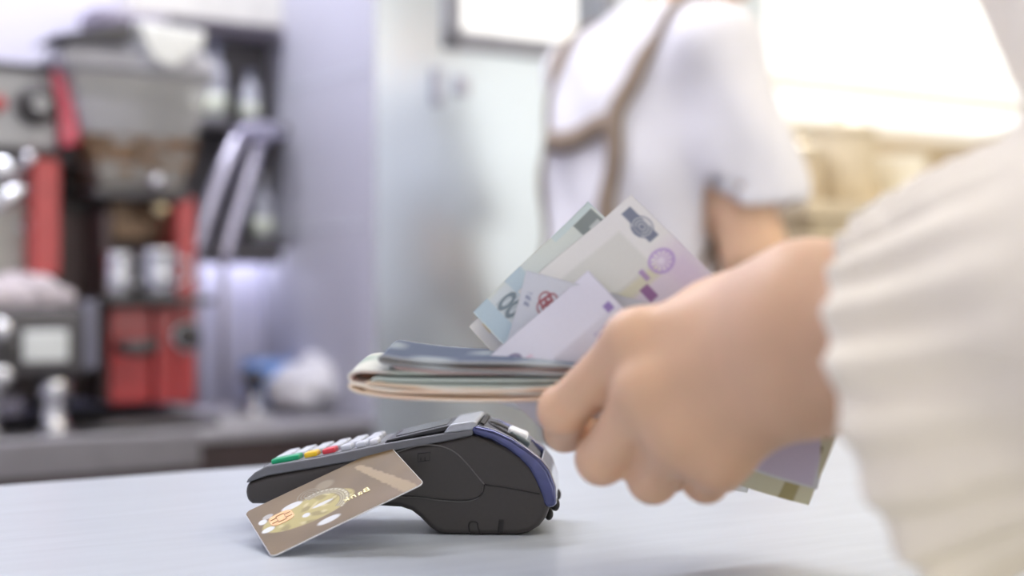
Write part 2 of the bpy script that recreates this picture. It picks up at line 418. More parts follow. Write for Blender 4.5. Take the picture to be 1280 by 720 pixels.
obj('latch_base', box((.1540, .030, .0487), (.013, .020, .004), Matrix.Rotation(.5, 3, 'Y')), mat('latch_teal', (.10, .13, .14), .3), term, bevel=.001)
vin = [(127.6, 54.2), (139, 50.6), (148, 46), (155, 40.8), (160.5, 35.2), (164, 29), (167.5, 21), (169.6, 14.6)]
vout = [(176, 15.6), (175.6, 26), (172, 35), (167, 41), (160, 46.2), (151, 51.8), (141, 56.2), (129, 59)]
m_vis = mat('visor_blue_plastic', (.045, .055, .17), .08, .5, var=.3, scale=60, coat=1)
for y0, y1 in ((-.0008, .0062), (TW-.0062, TW+.0008)):
    obj('visor_band', prism(mm(vin+vout), y0, y1), m_vis, term, bevel=.0026, seg=4)
vback = [(166.5, 37.5), (170, 28), (172, 18), (176, 15.6), (175.6, 26), (172, 35), (167.4, 40.6)]
obj('visor_back', prism(mm(vback), .006, TW-.006), mat('visor_grey_plastic', (.34, .36, .44), .12, 0, var=.1, scale=60, coat=.6), term, bevel=.001)
for y in (.012, TW-.012): obj('rubber_foot', ball((.1750, y, .0150), (.0026, .003, .0036)), m_line, term, smooth=True)
for y in (.016, TW-.016): obj('rubber_foot', ball((.1712, y, .0092), (.0026, .003, .0034)), m_line, term, smooth=True)
# seams and marks pressed into the near side
def mark(name, pts, r, m, closed=False, n=6):
    pp = smooth_path([(a*.001, -.0002, b*.001) for a, b in pts], n) if len(pts) > 2 else [(a*.001, -.0002, b*.001) for a, b in pts]
    return obj(name, tube(pp, r, 6), m, term, smooth=True)
mark('side_panel_edge', [(83, 43), (98, 47.4), (109, 47.6), (118, 44.6), (125, 38.6), (131, 32), (135.4, 27.1)], .00035, m_edge)
mark('side_panel_seam', [(135.4, 27.1), (134.6, 23), (131, 20), (124, 18.6), (112, 19), (98, 20.6), (84, 20.8), (66, 19.4)], .00045, m_line)
mark('side_panel_edge', [(135, 26.6), (134, 22.4), (130.6, 19.3), (124, 17.9), (112, 18.3), (98, 19.9), (84, 20.1)], .0003, m_edge)
mark('shell_seam', [(135.6, 27.1), (148.6, 25.4), (166.5, 22.3)], .00045, m_line)
for p in ([(98, 43.3), (105, 44.1), (104.6, 39.7), (97.8, 38.9), (98, 43.3)], [(99.6, 41.2), (99.6, 39.2)], [(102, 41.6), (102, 39.6)]): mark('card_icon', p, .0003, m_line, n=1)
mark('lock_slot', [(127.6, .6), (126.8, 4.2), (127.2, 6.6), (129.2, 7.4), (131.4, 6.6), (132, 4.2), (133.4, .6)], .0005, m_line)
obj('port_hole', box((.1448, .0003, .0052), (.0032, .0014, .0072), Matrix.Rotation(.1, 3, 'Y')), m_line, term, bevel=.0006)

# ------------------------------------------------------------------ bank card: lower corner on the counter, upper edge on the terminal
A = P(340, 697, .715); A.z = TOP+.0002
e1 = Vector((.0748, .025, .0335)).normalized(); e2 = Vector((-.0249, .046, .0135)); e2 = (e2-e1*e2.dot(e1)).normalized(); e3 = e1.cross(e2)
CW, CH, CT = 85.6, 54.0, .00082
def c_ab(px, py):
    dx, dy = px-340, py-697; det = 2.22*-.963-.74*1.075
    return (dx*-.963+.74*dy)/det, (2.22*dy+1.075*dx)/det
def rounded_mask(a, b, w, h, r):
    qx = np.abs(a-w/2)-(w/2-r); qy = np.abs(b-h/2)-(h/2-r)
    return np.hypot(np.maximum(qx, 0), np.maximum(qy, 0))+np.minimum(np.maximum(qx, qy), 0)-r
def lay(col, c, w): col += (np.array(c)-col)*np.clip(w, 0, 1)[..., None]
rng = np.random.RandomState(3)
def wob(a, b, s, ph=0): return np.sin(a*s+ph+1.3*np.sin(b*s*.8+ph))*np.cos(b*s*1.17-ph+.9*np.sin(a*s*.6))
def sheet(name, W, H, st, paint, origin, u, v, m, bend=None, th=.0003, back=(.7, .7, .68), parent=None, rr=0, twist=None, flip=False):
    """a thin printed sheet: fine grid with ink colour on its points; W along u, H along v in millimetres"""
    nu, nv = int(W/st)+1, int(H/st)+1
    uu, vv = np.meshgrid(np.linspace(0, W, nu), np.linspace(0, H, nv), indexing='ij')
    col = paint(uu, vv)
    n = np.cross(np.array(u), np.array(v)); n /= np.linalg.norm(n)
    if flip: n = -n
    off = bend(uu, vv) if bend is not None else np.zeros_like(uu)
    if rr:      # rounded corners: pull the grid in
        cu = np.clip(uu, rr, W-rr); cv = np.clip(vv, rr, H-rr); dx, dy = uu-cu, vv-cv; l = np.maximum(np.hypot(dx, dy), 1e-9); mx_ = np.maximum(np.abs(dx), np.abs(dy))
        uu2, vv2 = cu+dx/l*mx_, cv+dy/l*mx_
    else: uu2, vv2 = uu, vv
    if twist is not None:       # the long sides roll away from each other towards the tail
        tw = twist(uu); off = off-vv2*np.sin(tw); vv2 = vv2*np.cos(tw)
    base = np.array(origin)[None, None]+uu2[..., None]*.001*np.array(u)+vv2[..., None]*.001*np.array(v)
    top = base+(off*.001+th/2)[..., None]*n; bot = base+(off*.001-th/2)[..., None]*n
    V = np.concatenate([top.reshape(-1, 3), bot.reshape(-1, 3)]); C = np.concatenate([col.reshape(-1, 3), (col.reshape(-1, 3) if flip else np.broadcast_to(np.array(back), (nu*nv, 3)))])
    i = np.arange(nu*nv).reshape(nu, nv); q = np.stack([i[:-1, :-1], i[1:, :-1], i[1:, 1:], i[:-1, 1:]], -1).reshape(-1, 4)
    if flip: q = q[:, ::-1]
    N = nu*nv; Fs = [q, q[:, ::-1]+N]
    for e in (i[:, 0], i[-1, :], i[::-1, -1], i[0, ::-1]): Fs.append(np.stack([e[1:], e[:-1], e[:-1]+N, e[1:]+N], -1))
    ob = net_obj(name, [(V, np.concatenate(Fs))], m, parent, 0)
    at = ob.data.color_attributes.new('ink', 'FLOAT_COLOR', 'POINT')
    at.data.foreach_set('color', np.concatenate([np.clip(C, 0, 1), np.ones((len(C), 1))], 1).astype(np.float32).ravel())
    return ob
def paint_card(a, b):
    col = np.ones(a.shape+(3,))*np.array((.175, .118, .058)); n = wob(a, b, .12, .5)
    col *= (1+.12*n)[..., None]
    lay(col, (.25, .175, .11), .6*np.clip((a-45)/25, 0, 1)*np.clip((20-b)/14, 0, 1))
    cx, cy = c_ab(384, 641); e = ((a-cx)/26)**2+((b-cy+ (a-cx)*.06)/12.5)**2
    lay(col, (.47, .40, .15), .9*(1-np.clip((e-.9)/.12, 0, 1)))
    lay(col, (.26, .215, .08), (e < .95)*.8*np.clip(wob(a, b, .35, 2)*2-.5, 0, 1))
    lay(col, (.60, .53, .28), (e < .95)*.8*np.clip(wob(a, b, .5, 4)*2-.9, 0, 1))
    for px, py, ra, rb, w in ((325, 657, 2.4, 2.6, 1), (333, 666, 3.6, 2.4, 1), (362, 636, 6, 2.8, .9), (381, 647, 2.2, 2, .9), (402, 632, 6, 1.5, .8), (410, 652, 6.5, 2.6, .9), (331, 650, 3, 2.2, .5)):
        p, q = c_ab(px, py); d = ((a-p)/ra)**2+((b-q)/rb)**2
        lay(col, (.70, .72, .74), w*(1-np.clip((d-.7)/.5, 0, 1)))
    # engraved laurel and guilloche rings of the emblem
    p, q = c_ab(398, 634); d = np.hypot(a-p, (b-q)*1.15); ang = np.arctan2(b-q, a-p)
    arc = (ang > -.9) & (ang < 1.9)
    lay(col, (.42, .38, .27), .75*arc*(d > 11.2)*(d < 16.4))
    for r0 in (11.4, 12.7, 14.2, 16.2): lay(col, (.20, .17, .11), .7*arc*(np.abs(d-r0) < .32))
    lay(col, (.66, .62, .46), .6*arc*(d > 14.5)*(d < 15.9)*(np.sin(ang*34) > 0))
    p, q = c_ab(383, 621); d = np.hypot((a-p)*.75, b-q)
    lay(col, (.24, .21, .15), .7*(d < 5.2)*(np.sin(d*4.2+1.5*np.sin(np.arctan2(b-q, a-p)*3)) > .1))
    p, q = c_ab(404, 608); d = np.hypot((a-p)*.8, b-q); lay(col, (.36, .32, .22), .45*(1-np.clip((d-3)/2, 0, 1)))
    # pale streak near the far corner
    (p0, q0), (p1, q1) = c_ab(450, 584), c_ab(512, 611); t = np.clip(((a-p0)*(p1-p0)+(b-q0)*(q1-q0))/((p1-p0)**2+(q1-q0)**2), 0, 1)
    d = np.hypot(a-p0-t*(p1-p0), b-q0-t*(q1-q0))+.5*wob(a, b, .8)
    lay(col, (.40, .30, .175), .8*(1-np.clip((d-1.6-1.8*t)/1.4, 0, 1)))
    return col
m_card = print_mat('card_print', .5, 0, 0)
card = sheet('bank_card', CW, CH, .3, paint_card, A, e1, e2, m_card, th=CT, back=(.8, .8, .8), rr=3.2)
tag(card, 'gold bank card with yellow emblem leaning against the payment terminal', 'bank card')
cm = Matrix((e1, e2, e3)).transposed().to_4x4(); cm.translation = A+e3*(CT/2)
# white edge, chip, lettering
pts = []
for i in range(4):
    cx, cy = [(CW-3.2, 3.2), (CW-3.2, CH-3.2), (3.2, CH-3.2), (3.2, 3.2)][i]
    for j in range(7):
        a_ = math.radians(-90+90*i+15*j); pts.append(A+e1*(cx+3.2*math.cos(a_))*.001+e2*(cy+3.2*math.sin(a_))*.001)
obj('card_edge', tube(pts, .00036, 6, closed=True), mat('card_edge_white', (.85, .85, .85), .4), card, smooth=True)
ca, cb = c_ab(349, 651); bm = bmesh.new()
vsn = []
for j in range(32):
    t_ = 2*math.pi*j/32; sx_, sy_ = math.cos(t_), math.sin(t_)
    vsn.append((ca*.001+.0066*math.copysign(abs(sx_)**.6, sx_), cb*.001+.0056*math.copysign(abs(sy_)**.6, sy_)))
f1 = [bm.verts.new(cm @ Vector((x, y, -.0001))) for x, y in vsn]; f2 = [bm.verts.new(cm @ Vector((x, y, .00018))) for x, y in vsn]
bm.faces.new(f2); bm.faces.new(f1[::-1])
for j in range(32): bm.faces.new((f1[j], f1[(j+1) % 32], f2[(j+1) % 32], f2[j]))
chip = obj('chip', bm, mat('chip_copper', (.50, .26, .075), .4, .2, var=.15, scale=900), card)
for p in ([(-5.6, 1.8), (-2.2, 1.8)], [(-5.6, -1.8), (-2.2, -1.8)], [(5.6, 1.8), (2.2, 1.8)], [(5.6, -1.8), (2.2, -1.8)], [(-2.2, 3.2), (2.2, 3.2), (2.2, -3.2), (-2.2, -3.2), (-2.2, 3.2)]):
    obj('contact_line', tube([cm @ Vector(((ca+x)*.001, (cb+y)*.001, .0002)) for x, y in p], .00022, 5), mat('chip_groove', (.22, .11, .03), .5), chip)
tx = bpy.data.curves.new('lettering', 'FONT'); tx.body = 'Bank'; tx.size = .0070; tx.extrude = .00018; tx.align_x = 'LEFT'; tx.space_character = 1.15
to = bpy.data.objects.new('lettering_curve', tx); COL.objects.link(to)
bpy.context.view_layer.update()
me = bpy.data.meshes.new_from_object(to.evaluated_get(bpy.context.evaluated_depsgraph_get())); bpy.data.objects.remove(to)
la, lb = c_ab(463, 613)
me.transform(cm @ Matrix.Translation((la*.001, lb*.001-.0012, .0001)) @ Matrix.Diagonal((-1, .82, 1, 1)))
me.materials.append(mat('letter_gold', (.62, .53, .25), .35, .3, var=.03)); lo = bpy.data.objects.new('lettering', me); COL.objects.link(lo); lo.parent = card; lo['label'] = 'gold embossed letters'
# ------------------------------------------------------------------ banknotes fanned in the hand
m_note = print_mat('banknote_print', .7, trans=.25)
def rect(a, b, a0, a1, b0, b1, s=.5): return np.clip((np.minimum(np.minimum(a-a0, a1-a), np.minimum(b-b0, b1-b)))/s+.5, 0, 1)
def ring(a, b, ca, cb, ra, rb, w, s=.5):
    d = (np.hypot((a-ca)/ra, (b-cb)/rb)-1)*min(ra, rb); return np.clip((w/2-np.abs(d))/s+.5, 0, 1)
def disk(a, b, ca, cb, ra, rb, s=.5): return np.clip((1-np.hypot((a-ca)/ra, (b-cb)/rb))*min(ra, rb)/s+.5, 0, 1)
def fine(a, b, f=2.2): return (np.sin(a*f+2*np.sin(b*.5))*.5+.5)
def base(a, b, c, c2, amt=.5):
    col = np.ones(a.shape+(3,))*np.array(c); lay(col, c2, amt*np.clip(.5+.6*wob(a, b, .055, 1), 0, 1)); return col
def paint_plain(a, b):       # front note: empty watermark field, violet prints towards the hand
    col = base(a, b, (.79, .79, .86), (.76, .75, .85))
    lay(col, (.30, .20, .50), rect(a, b, 21, 26, 3, 7)*.9); lay(col, (.38, .28, .55), rect(a, b, 29, 33, 12, 19)*.7*fine(a, b))
    lay(col, (.36, .26, .55), rect(a, b, 36, 44, 6, 30)*.5*fine(a, b, 1.2)); lay(col, (.45, .50, .66), rect(a, b, 33, 35, 22, 46)*.6*fine(b, a, 3))
    lay(col, (.16, .13, .26), ring(a, b, 12, 57, 4, 5, 1.6)*.8); lay(col, (.80, .36, .50), rect(a, b, 14, 20, 47, 53)*.6*fine(a, b, 2.6))
    lay(col, (.55, .52, .72), rect(a, b, 55, 140, 6, 66)*.35)
    return col
def paint_red(a, b):         # white note with a red knot emblem
    col = base(a, b, (.80, .83, .87), (.76, .80, .86))
    for dx, dy in ((-1.7, -1.9), (1.7, -1.9), (-1.7, 1.9), (1.7, 1.9), (0, 0)): lay(col, (.45, .10, .12), ring(a, b, 15+dx, 13+dy, 3, 3.4, .9)*.85)
    lay(col, (.22, .27, .42), rect(a, b, 3, 6, 10, 17)*.8*fine(b, a, 2)); lay(col, (.70, .72, .82), rect(a, b, 40, 150, 5, 66)*.5)
    return col
def paint_violet(a, b):      # large pale note with dark portrait block and violet rosette
    col = base(a, b, (.82, .82, .79), (.80, .79, .80))
    lay(col, (.70, .71, .66), rect(a, b, 12, 46, 17, 80, 2)*.75); lay(col, (.72, .70, .44), rect(a, b, 40, 46.5, 16, 60, 2)*.5)
    lay(col, (.74, .64, .78), rect(a, b, 46, 150, 3, 72, 4)*.6); lay(col, (.74, .64, .78), np.clip((a-30)/10, 0, 1)*np.clip((16-b)/4, 0, 1)*.55)
    blk = rect(a, b, 5, 29, 4.6, 10.4)
    lay(col, (.20, .23, .31), blk*.92)
    for r_ in (1.2, 2.4, 3.6): lay(col, (.56, .58, .60), ring(a, b, 19, 7.6, r_*1.7, r_*1.15, .7)*.85)
    lay(col, (.20, .23, .31), (ring(a, b, 19, 7.6, 7, 4.9, .6)+disk(a, b, 19, 11, 4, 1.6))*.7)
    lay(col, (.50, .36, .66), ring(a, b, 41, 12.5, 6, 6, 1.6)*.8); lay(col, (.56, .42, .70), disk(a, b, 41, 12.5, 6, 6)*(np.sin(np.arctan2(b-12.5, a-41)*12) > 0)*.7)
    lay(col, (.84, .80, .88), disk(a, b, 41, 12.5, 1.8, 1.8)*.8)
    lay(col, (.42, .26, .55), rect(a, b, 37.5, 44, 22, 24.5)*.8); lay(col, (.28, .10, .30), rect(a, b, 45, 53, 25, 30)*.85); lay(col, (.40, .22, .5), rect(a, b, 58, 63, 33, 40)*.8)
    lay(col, (.36, .10, .20), rect(a, b, 138, 143, 10, 14)*.85); lay(col, (.40, .24, .42), rect(a, b, 139, 143, 18, 26)*.6*fine(b, a, 1.6)); lay(col, (.66, .50, .66), rect(a, b, 120, 150, 0, 72)*.35)
    return col
def paint_green(a, b):       # blue-green note with dark corner block and grey zeros
    col = base(a, b, (.74, .80, .78), (.76, .80, .70))
    lay(col, (.60, .75, .78), rect(a, b, -1, 4, -1, 26)*.5)
    lay(col, (.25, .29, .28), rect(a, b, 4, 19, 1.5, 14)*.9); lay(col, (.24, .28, .30), rect(a, b, 13, 19, 1.5, 22)*.9)
    lay(col, (.70, .74, .70), rect(a, b, 13.5, 16.5, 4, 12)*.8*(np.sin(b*1.9) > -.2)); lay(col, (.76, .80, .78), rect(a, b, 11, 14, 3, 9)*.7)
    lay(col, (.56, .69, .75), rect(a, b, -1, 22, 47, 58, 1.5)*.85); lay(col, (.74, .80, .82), rect(a, b, 2, 22, 58, 70)*.8)
    lay(col, (.58, .72, .79), rect(a, b, -1, 30, 70, 80)*.9)
    for ca_ in (9.5, 15.5): lay(col, (.20, .26, .29), ring(a, b, ca_, 64, 2.3, 4.6, 1.4)*.9)
    lay(col, (.30, .38, .42), rect(a, b, 6, 19, 58.6, 69.4)*.45*fine(a, b, 3))
    return col
def paint_cream(a, b):       # white note with a yellow patch
    col = base(a, b, (.84, .83, .80), (.80, .80, .76)); lay(col, (.85, .62, .18), rect(a, b, 5, 11, 56, 70, 2)*.9); return col
def paint_olive(a, b):       # olive and yellow note whose end shows beneath the wrist
    col = base(a, b, (.74, .70, .50), (.76, .72, .58)); lay(col, (.30, .22, .05), rect(a, b, 146, 152.5, -1, 9)*.9); lay(col, (.30, .22, .05), rect(a, b, 146, 152.5, 16, 23)*.9)
    lay(col, (.42, .34, .12), rect(a, b, 144, 150, 30, 80)*.8); return col
# name of look, first corner, second corner of the short end (pixel, depth), tail (pixel, depth), length, width, painter, bow, label
TAIL = (985, 560, .632)
NOTES = [((735, 338, .684), (604, 453, .683), (935, 495, .632), 100, 68, paint_plain, 4, 'plain lilac banknote at the very front of the fan'),
         ((658, 338, .6935), (622, 470, .6935), (985, 480, .640), 140, 66, paint_red, 0, 'white banknote with a small red knot emblem'),
         ((789, 243, .704), (650, 362, .703), (1010, 545, .624), 152, 74, paint_violet, 5, 'pale banknote with violet rosette and dark portrait strip'),
         ((735, 252, .713), (592, 389, .711), (960, 580, .645), 142, 80, paint_green, 5, 'blue green banknote with grey zeros behind the fan'),
         ((726, 282, .719), (589, 405, .717), (962, 580, .650), 140, 76, paint_cream, 5, 'white banknote with yellow patch at the lower left of the fan'),
         ((770, 268, .709), (640, 385, .708), (1018, 566, .640), 156, 72, paint_olive, 5, 'olive yellow banknote with its end showing under the wrist')]
for c1, c2, c3, L_, W_, pf, bow, lab in NOTES:
    a, b, t = P(*c1), P(*c2), P(*c3); v = (b-a).normalized(); mid = (a+b)/2; u = t-mid; u = (u-v*u.dot(v)).normalized()
    o = sheet('banknote', L_, W_, .55, pf, a, u, v, m_note, bend=lambda x, y, L_=L_, bow=bow: bow*np.sin(np.pi*x/L_)-.6*np.sin(y*.09), twist=lambda x, L_=L_: 1.2*np.clip((x-.25*L_)/(.75*L_), 0, 1)**1.1, flip=True)
    tag(o, lab, 'banknote', 'banknotes fanned in the hand')
# ------------------------------------------------------------------ folded notes held flat above the terminal
def fold(prof, d, depth, cols, label, tilt=0, seed=0):
    """a note folded over: its profile (pixels at depth d) pushed back by its width"""
    pts = smooth_path([P(x, y, d) for x, y in prof], 6); L = [0]
    for p, q in zip(pts, pts[1:]): L.append(L[-1]+(q-p).length)
    n = 26; V = []; C = []; rs = np.random.RandomState(seed); ph = rs.rand()*6
    back = Vector((tilt, 1, .07)).normalized()
    nor = []
    for i, p in enumerate(pts):
        t = (pts[min(i+1, len(pts)-1)]-pts[max(i-1, 0)]).normalized(); nor.append(t.cross(Vector((0, 1, 0))).normalized())
    for side in (0, 1):
        for i, p in enumerate(pts):
            for j in range(n):
                w = depth*j/(n-1); q = p+back*w+nor[i]*(.0004*math.sin(w*60+L[i]*50+ph)+(.0008 if side else -.0008)); V.append(q)
                s = L[i]/L[-1]; c = np.array(cols[0] if side == 0 else cols[1])
                k = math.sin(s*23+ph)*math.cos(w*90+ph); c = c+(np.array(cols[2])-c)*max(0, min(1, k*1.6-.25))
                if w < .003 or w > depth-.003: c = c*.7+np.array((.86, .86, .82))*.3
                C.append(c)
    m = len(pts); F_ = []
    for side in (0, 1):
        o = side*m*n
        for i in range(m-1):
            for j in range(n-1):
                q = [o+i*n+j, o+(i+1)*n+j, o+(i+1)*n+j+1, o+i*n+j+1]; F_.append(q if side else q[::-1])
    for i in range(m-1):
        for j in (0, n-1): F_.append([i*n+j, (i+1)*n+j, m*n+(i+1)*n+j, m*n+i*n+j])
    for i in (0, m-1):
        for j in range(n-1): F_.append([i*n+j, i*n+j+1, m*n+i*n+j+1, m*n+i*n+j])
    ob = net_obj('folded_banknote', [(np.array([list(v) for v in V]), np.array(F_))], m_note, None, 0)
    at = ob.data.color_attributes.new('ink', 'FLOAT_COLOR', 'POINT')
    at.data.foreach_set('color', np.concatenate([np.array(C), np.ones((len(C), 1))], 1).astype(np.float32).ravel())
    return tag(ob, label, 'banknote', 'folded banknotes in the hand')
D0 = .655
fold([(725, 459), (640, 456), (560, 455), (505, 450), (478, 446), (474, 449), (480, 454), (520, 459), (600, 464), (725, 468)], D0, .064, ((.11, .14, .21), (.10, .085, .07), (.34, .39, .43)), 'dark blue folded banknote on top of the folded bundle', .05, 1)
fold([(725, 468), (640, 468), (560, 467), (500, 466), (455, 463), (438, 467), (436, 474), (445, 480), (490, 485), (560, 487), (640, 486), (725, 484)], D0+.003, .062, ((.84, .86, .78), (.60, .40, .36), (.52, .62, .54)), 'pale green folded banknote in the middle of the folded bundle', .04, 2)
fold([(725, 474), (640, 476), (560, 477), (500, 476), (470, 474), (466, 477), (470, 480), (520, 483), (600, 484), (725, 481)], D0+.002, .060, ((.66, .80, .76), (.48, .60, .54), (.80, .84, .78)), 'mint folded banknote inside the folded bundle', .05, 5)
fold([(725, 486), (640, 489), (560, 490), (490, 488), (450, 481), (437, 480), (438, 486), (455, 492), (510, 497), (600, 500), (680, 500), (725, 496)], D0, .064, ((.90, .86, .80), (.90, .60, .34), (.90, .62, .42)), 'orange and cream folded banknote at the bottom of the folded bundle', .05, 3)

fold([(725, 488), (640, 487), (560, 487), (500, 484), (462, 480), (458, 483), (464, 487), (520, 491), (600, 493), (725, 491)], D0+.001, .061, ((.88, .70, .50), (.84, .52, .30), (.90, .84, .74)), 'peach folded banknote just above the bottom of the folded bundle', .05, 7)
fold([(725, 463), (640, 462), (560, 460), (520, 457), (498, 455), (494, 457), (500, 460), (540, 463), (620, 466), (725, 467)], D0+.002, .060, ((.62, .40, .38), (.50, .26, .24), (.74, .62, .58)), 'dull red folded banknote just under the dark blue one', .05, 8)

# ------------------------------------------------------------------ customer: hand, arm, jumper
m_skin = mat('skin', (.70, .45, .29), .48, var=.07, scale=22, sss=.2, bump=.15, bscale=700, spec=.35)
m_knit = mat('cream_knit', (.93, .86, .71), .85, var=.03, scale=40, bump=.5, bscale=420, sheen=.1)
W_ = P(1040, 428, .552); EL = Vector((.245, .40, CZ-.015)); SHO = Vector((.245, .56, CZ+.255))
HAND = []
def cone(a, b, ra, rb): HAND.append((tuple(P(*a)), tuple(P(*b)), ra, rb))
# metacarpals, thenar and hypothenar
cone((990, 385, .566), (797, 430, .606), .0180, .0132); cone((990, 415, .562), (812, 492, .594), .0180, .0135)
cone((990, 448, .562), (850, 543, .590), .0175, .0130); cone((990, 478, .566), (898, 573, .590), .0170, .0118)
cone((1005, 378, .572), (890, 396, .606), .0225, .0165); cone((985, 470, .585), (890, 530, .610), .0190, .0160); cone((960, 430, .585), (850, 480, .612), .0190, .0160)
# thumb behind the fan
THUMB = [(930, 398, .605), (885, 402, .672), (815, 425, .728), (770, 440, .733)]
for (p, q), (r0, r1) in zip(zip(THUMB, THUMB[1:]), ((.0150, .0120), (.0120, .0100), (.0100, .0078))): cone(p, q, r0, r1)
FING = [[(797, 430, .606), (704, 513, .634), (705, 540, .655), (742, 543, .672)], [(812, 492, .594), (752, 574, .626), (768, 572, .655), (808, 548, .670)],
        [(850, 543, .590), (816, 598, .621), (840, 590, .650), (872, 562, .664)], [(898, 573, .590), (882, 600, .614), (906, 592, .638), (932, 570, .650)]]
FR = [(.0130, .0103, .0090, .0078), (.0132, .0104, .0090, .0078), (.0128, .0101, .0088, .0075), (.0114, .0090, .0078, .0068)]
def hand_f(X):
    d = union([s_cone(X, *c) for c in HAND], .012)
    arm = s_cone(X, W_, EL, .0290, .040)
    wr = s_ell(X, P(1030, 425, .556), (.030, .025, .0315))
    d = smin(d, smin(arm, wr, .02), .022)
    fs = None
    for pts, rr in zip(FING, FR):
        g = None
        for i in range(3):
            e = s_cone(X, P(*pts[i]), P(*pts[i+1]), rr[i], rr[i+1]); g = e if g is None else smin(g, e, .003)
        # knuckle pads
        g = smin(g, s_ell(X, P(*pts[1]), (rr[1]*1.10,)*3), .003)
        fs = g if fs is None else smin(fs, g, .004)
    d = smin(d, fs, .009)
    for pts, rr in zip(FING, FR):
        k = P(*pts[0]); d = smin(d, s_ell(X, (k.x-.001, k.y-.006, k.z+.002), (.0095, .0085, .0095)), .010)
    return d
# tendons and veins come from small ridges
HEADS = {}
def head_f(X, c, fw, rt, k=1.0):
    """head of height about .22: fw forward, rt right (unit vectors)"""
    c = np.array(c, np.float32); fw = np.array(fw, np.float32); rt = np.array(rt, np.float32); up = np.array((0, 0, 1), np.float32)
    R = np.stack([rt, fw, up], 1); Q = (X-c)@R
    d = s_ell(Q, (0, -.012, .030), (.074, .092, .085)); d = smin(d, s_ell(Q, (0, .022, -.040), (.056, .066, .068)), .03)
    d = smin(d, s_ell(Q, (0, .055, -.086), (.026, .026, .022)), .02)
    d = smin(d, s_cone(Q, (0, .084, .012), (0, .104, -.024), .008, .012), .010)                       # nose
    d = smin(d, s_ell(Q, (0, .088, -.056), (.024, .008, .006)), .006); d = smin(d, s_ell(Q, (0, .086, -.066), (.020, .009, .006)), .006)
    d = smin(d, s_ell(Q, (0, .080, .026), (.050, .012, .008)), .012)
    for s in (-1, 1):
        d = smax(d, -s_ell(Q, (s*.031, .092, .008), (.017, .014, .010)), .008)
        d = smin(d, s_ell(Q, (s*.074, -.008, -.008), (.010, .020, .032)), .006)
    return d
def add_eyes(c, fw, rt, parent):
    c = Vector(c); fw = Vector(fw); rt = Vector(rt)
    for s in (-1, 1):
        p = c+rt*s*.031+fw*.071+Vector((0, 0, .008))
        e = obj('eye', ball(p, .0115), mat('eye_white', (.85, .84, .82), .2), parent, smooth=True)
        obj('iris', ball(p+fw*.0075, .0055), mat('iris_brown', (.08, .045, .03), .15), e, smooth=True)
cf = Vector((-.2, .98, 0)).normalized(); cr = Vector((cf.y, -cf.x, 0))
CB = Vector((.435, .49, 0)); HC = Vector((.425, .545, 1.555))
def cust_body(X):
    d = head_f(X, HC, cf, cr)
    d = smin(d, s_cone(X, HC+Vector((0, 0, -.07))-cf*.02, (CB.x, CB.y, 1.33), .052, .058), .03)
    d = smin(d, s_ell(X, (CB.x, CB.y, 1.18), (.13, .12, .22)), .05)
    d = smin(d, s_ell(X, (CB.x, CB.y, .90), (.14, .125, .14)), .05)
    for s in (-1, 1):
        hip = CB+cr*s*.085+Vector((0, 0, .86)); kn = CB+cr*s*.095+Vector((0, 0, .48)); an = CB+cr*s*.10+Vector((0, 0, .09))
        d = smin(d, s_cone(X, hip, kn, .078, .052), .03); d = smin(d, s_cone(X, kn, an, .052, .036), .02)
        d = smin(d, s_cone(X, an-Vector((0, 0, .05)), an+cf*.14-Vector((0, 0, .06)), .036, .026), .02)
    rs_ = CB+cr*.17+Vector((0, 0, 1.31)); re = rs_+Vector((.03, -.05, -.27)); rw = re+cf*.14+Vector((0, 0, -.18))
    d = smin(d, s_cone(X, rs_, re, .048, .040), .03); d = smin(d, s_cone(X, re, rw, .038, .027), .02); d = smin(d, s_ell(X, rw+Vector((0, 0, -.08)), (.03, .03, .08)), .02)
    d = smin(d, s_cone(X, SHO, EL, .046, .040), .03)
    return d
pb = net_obj('person', [nets(hand_f, (-.02, .50, CZ-.125), (.17, .76, CZ+.04), .0017), nets(cust_body, (.12, .26, 0), (.74, .80, 1.72), .0105)], m_skin, None, 3)
tag(pb, 'person in a cream knitted jumper holding out a fan of banknotes', 'person')
add_eyes(HC, cf, cr, pb)
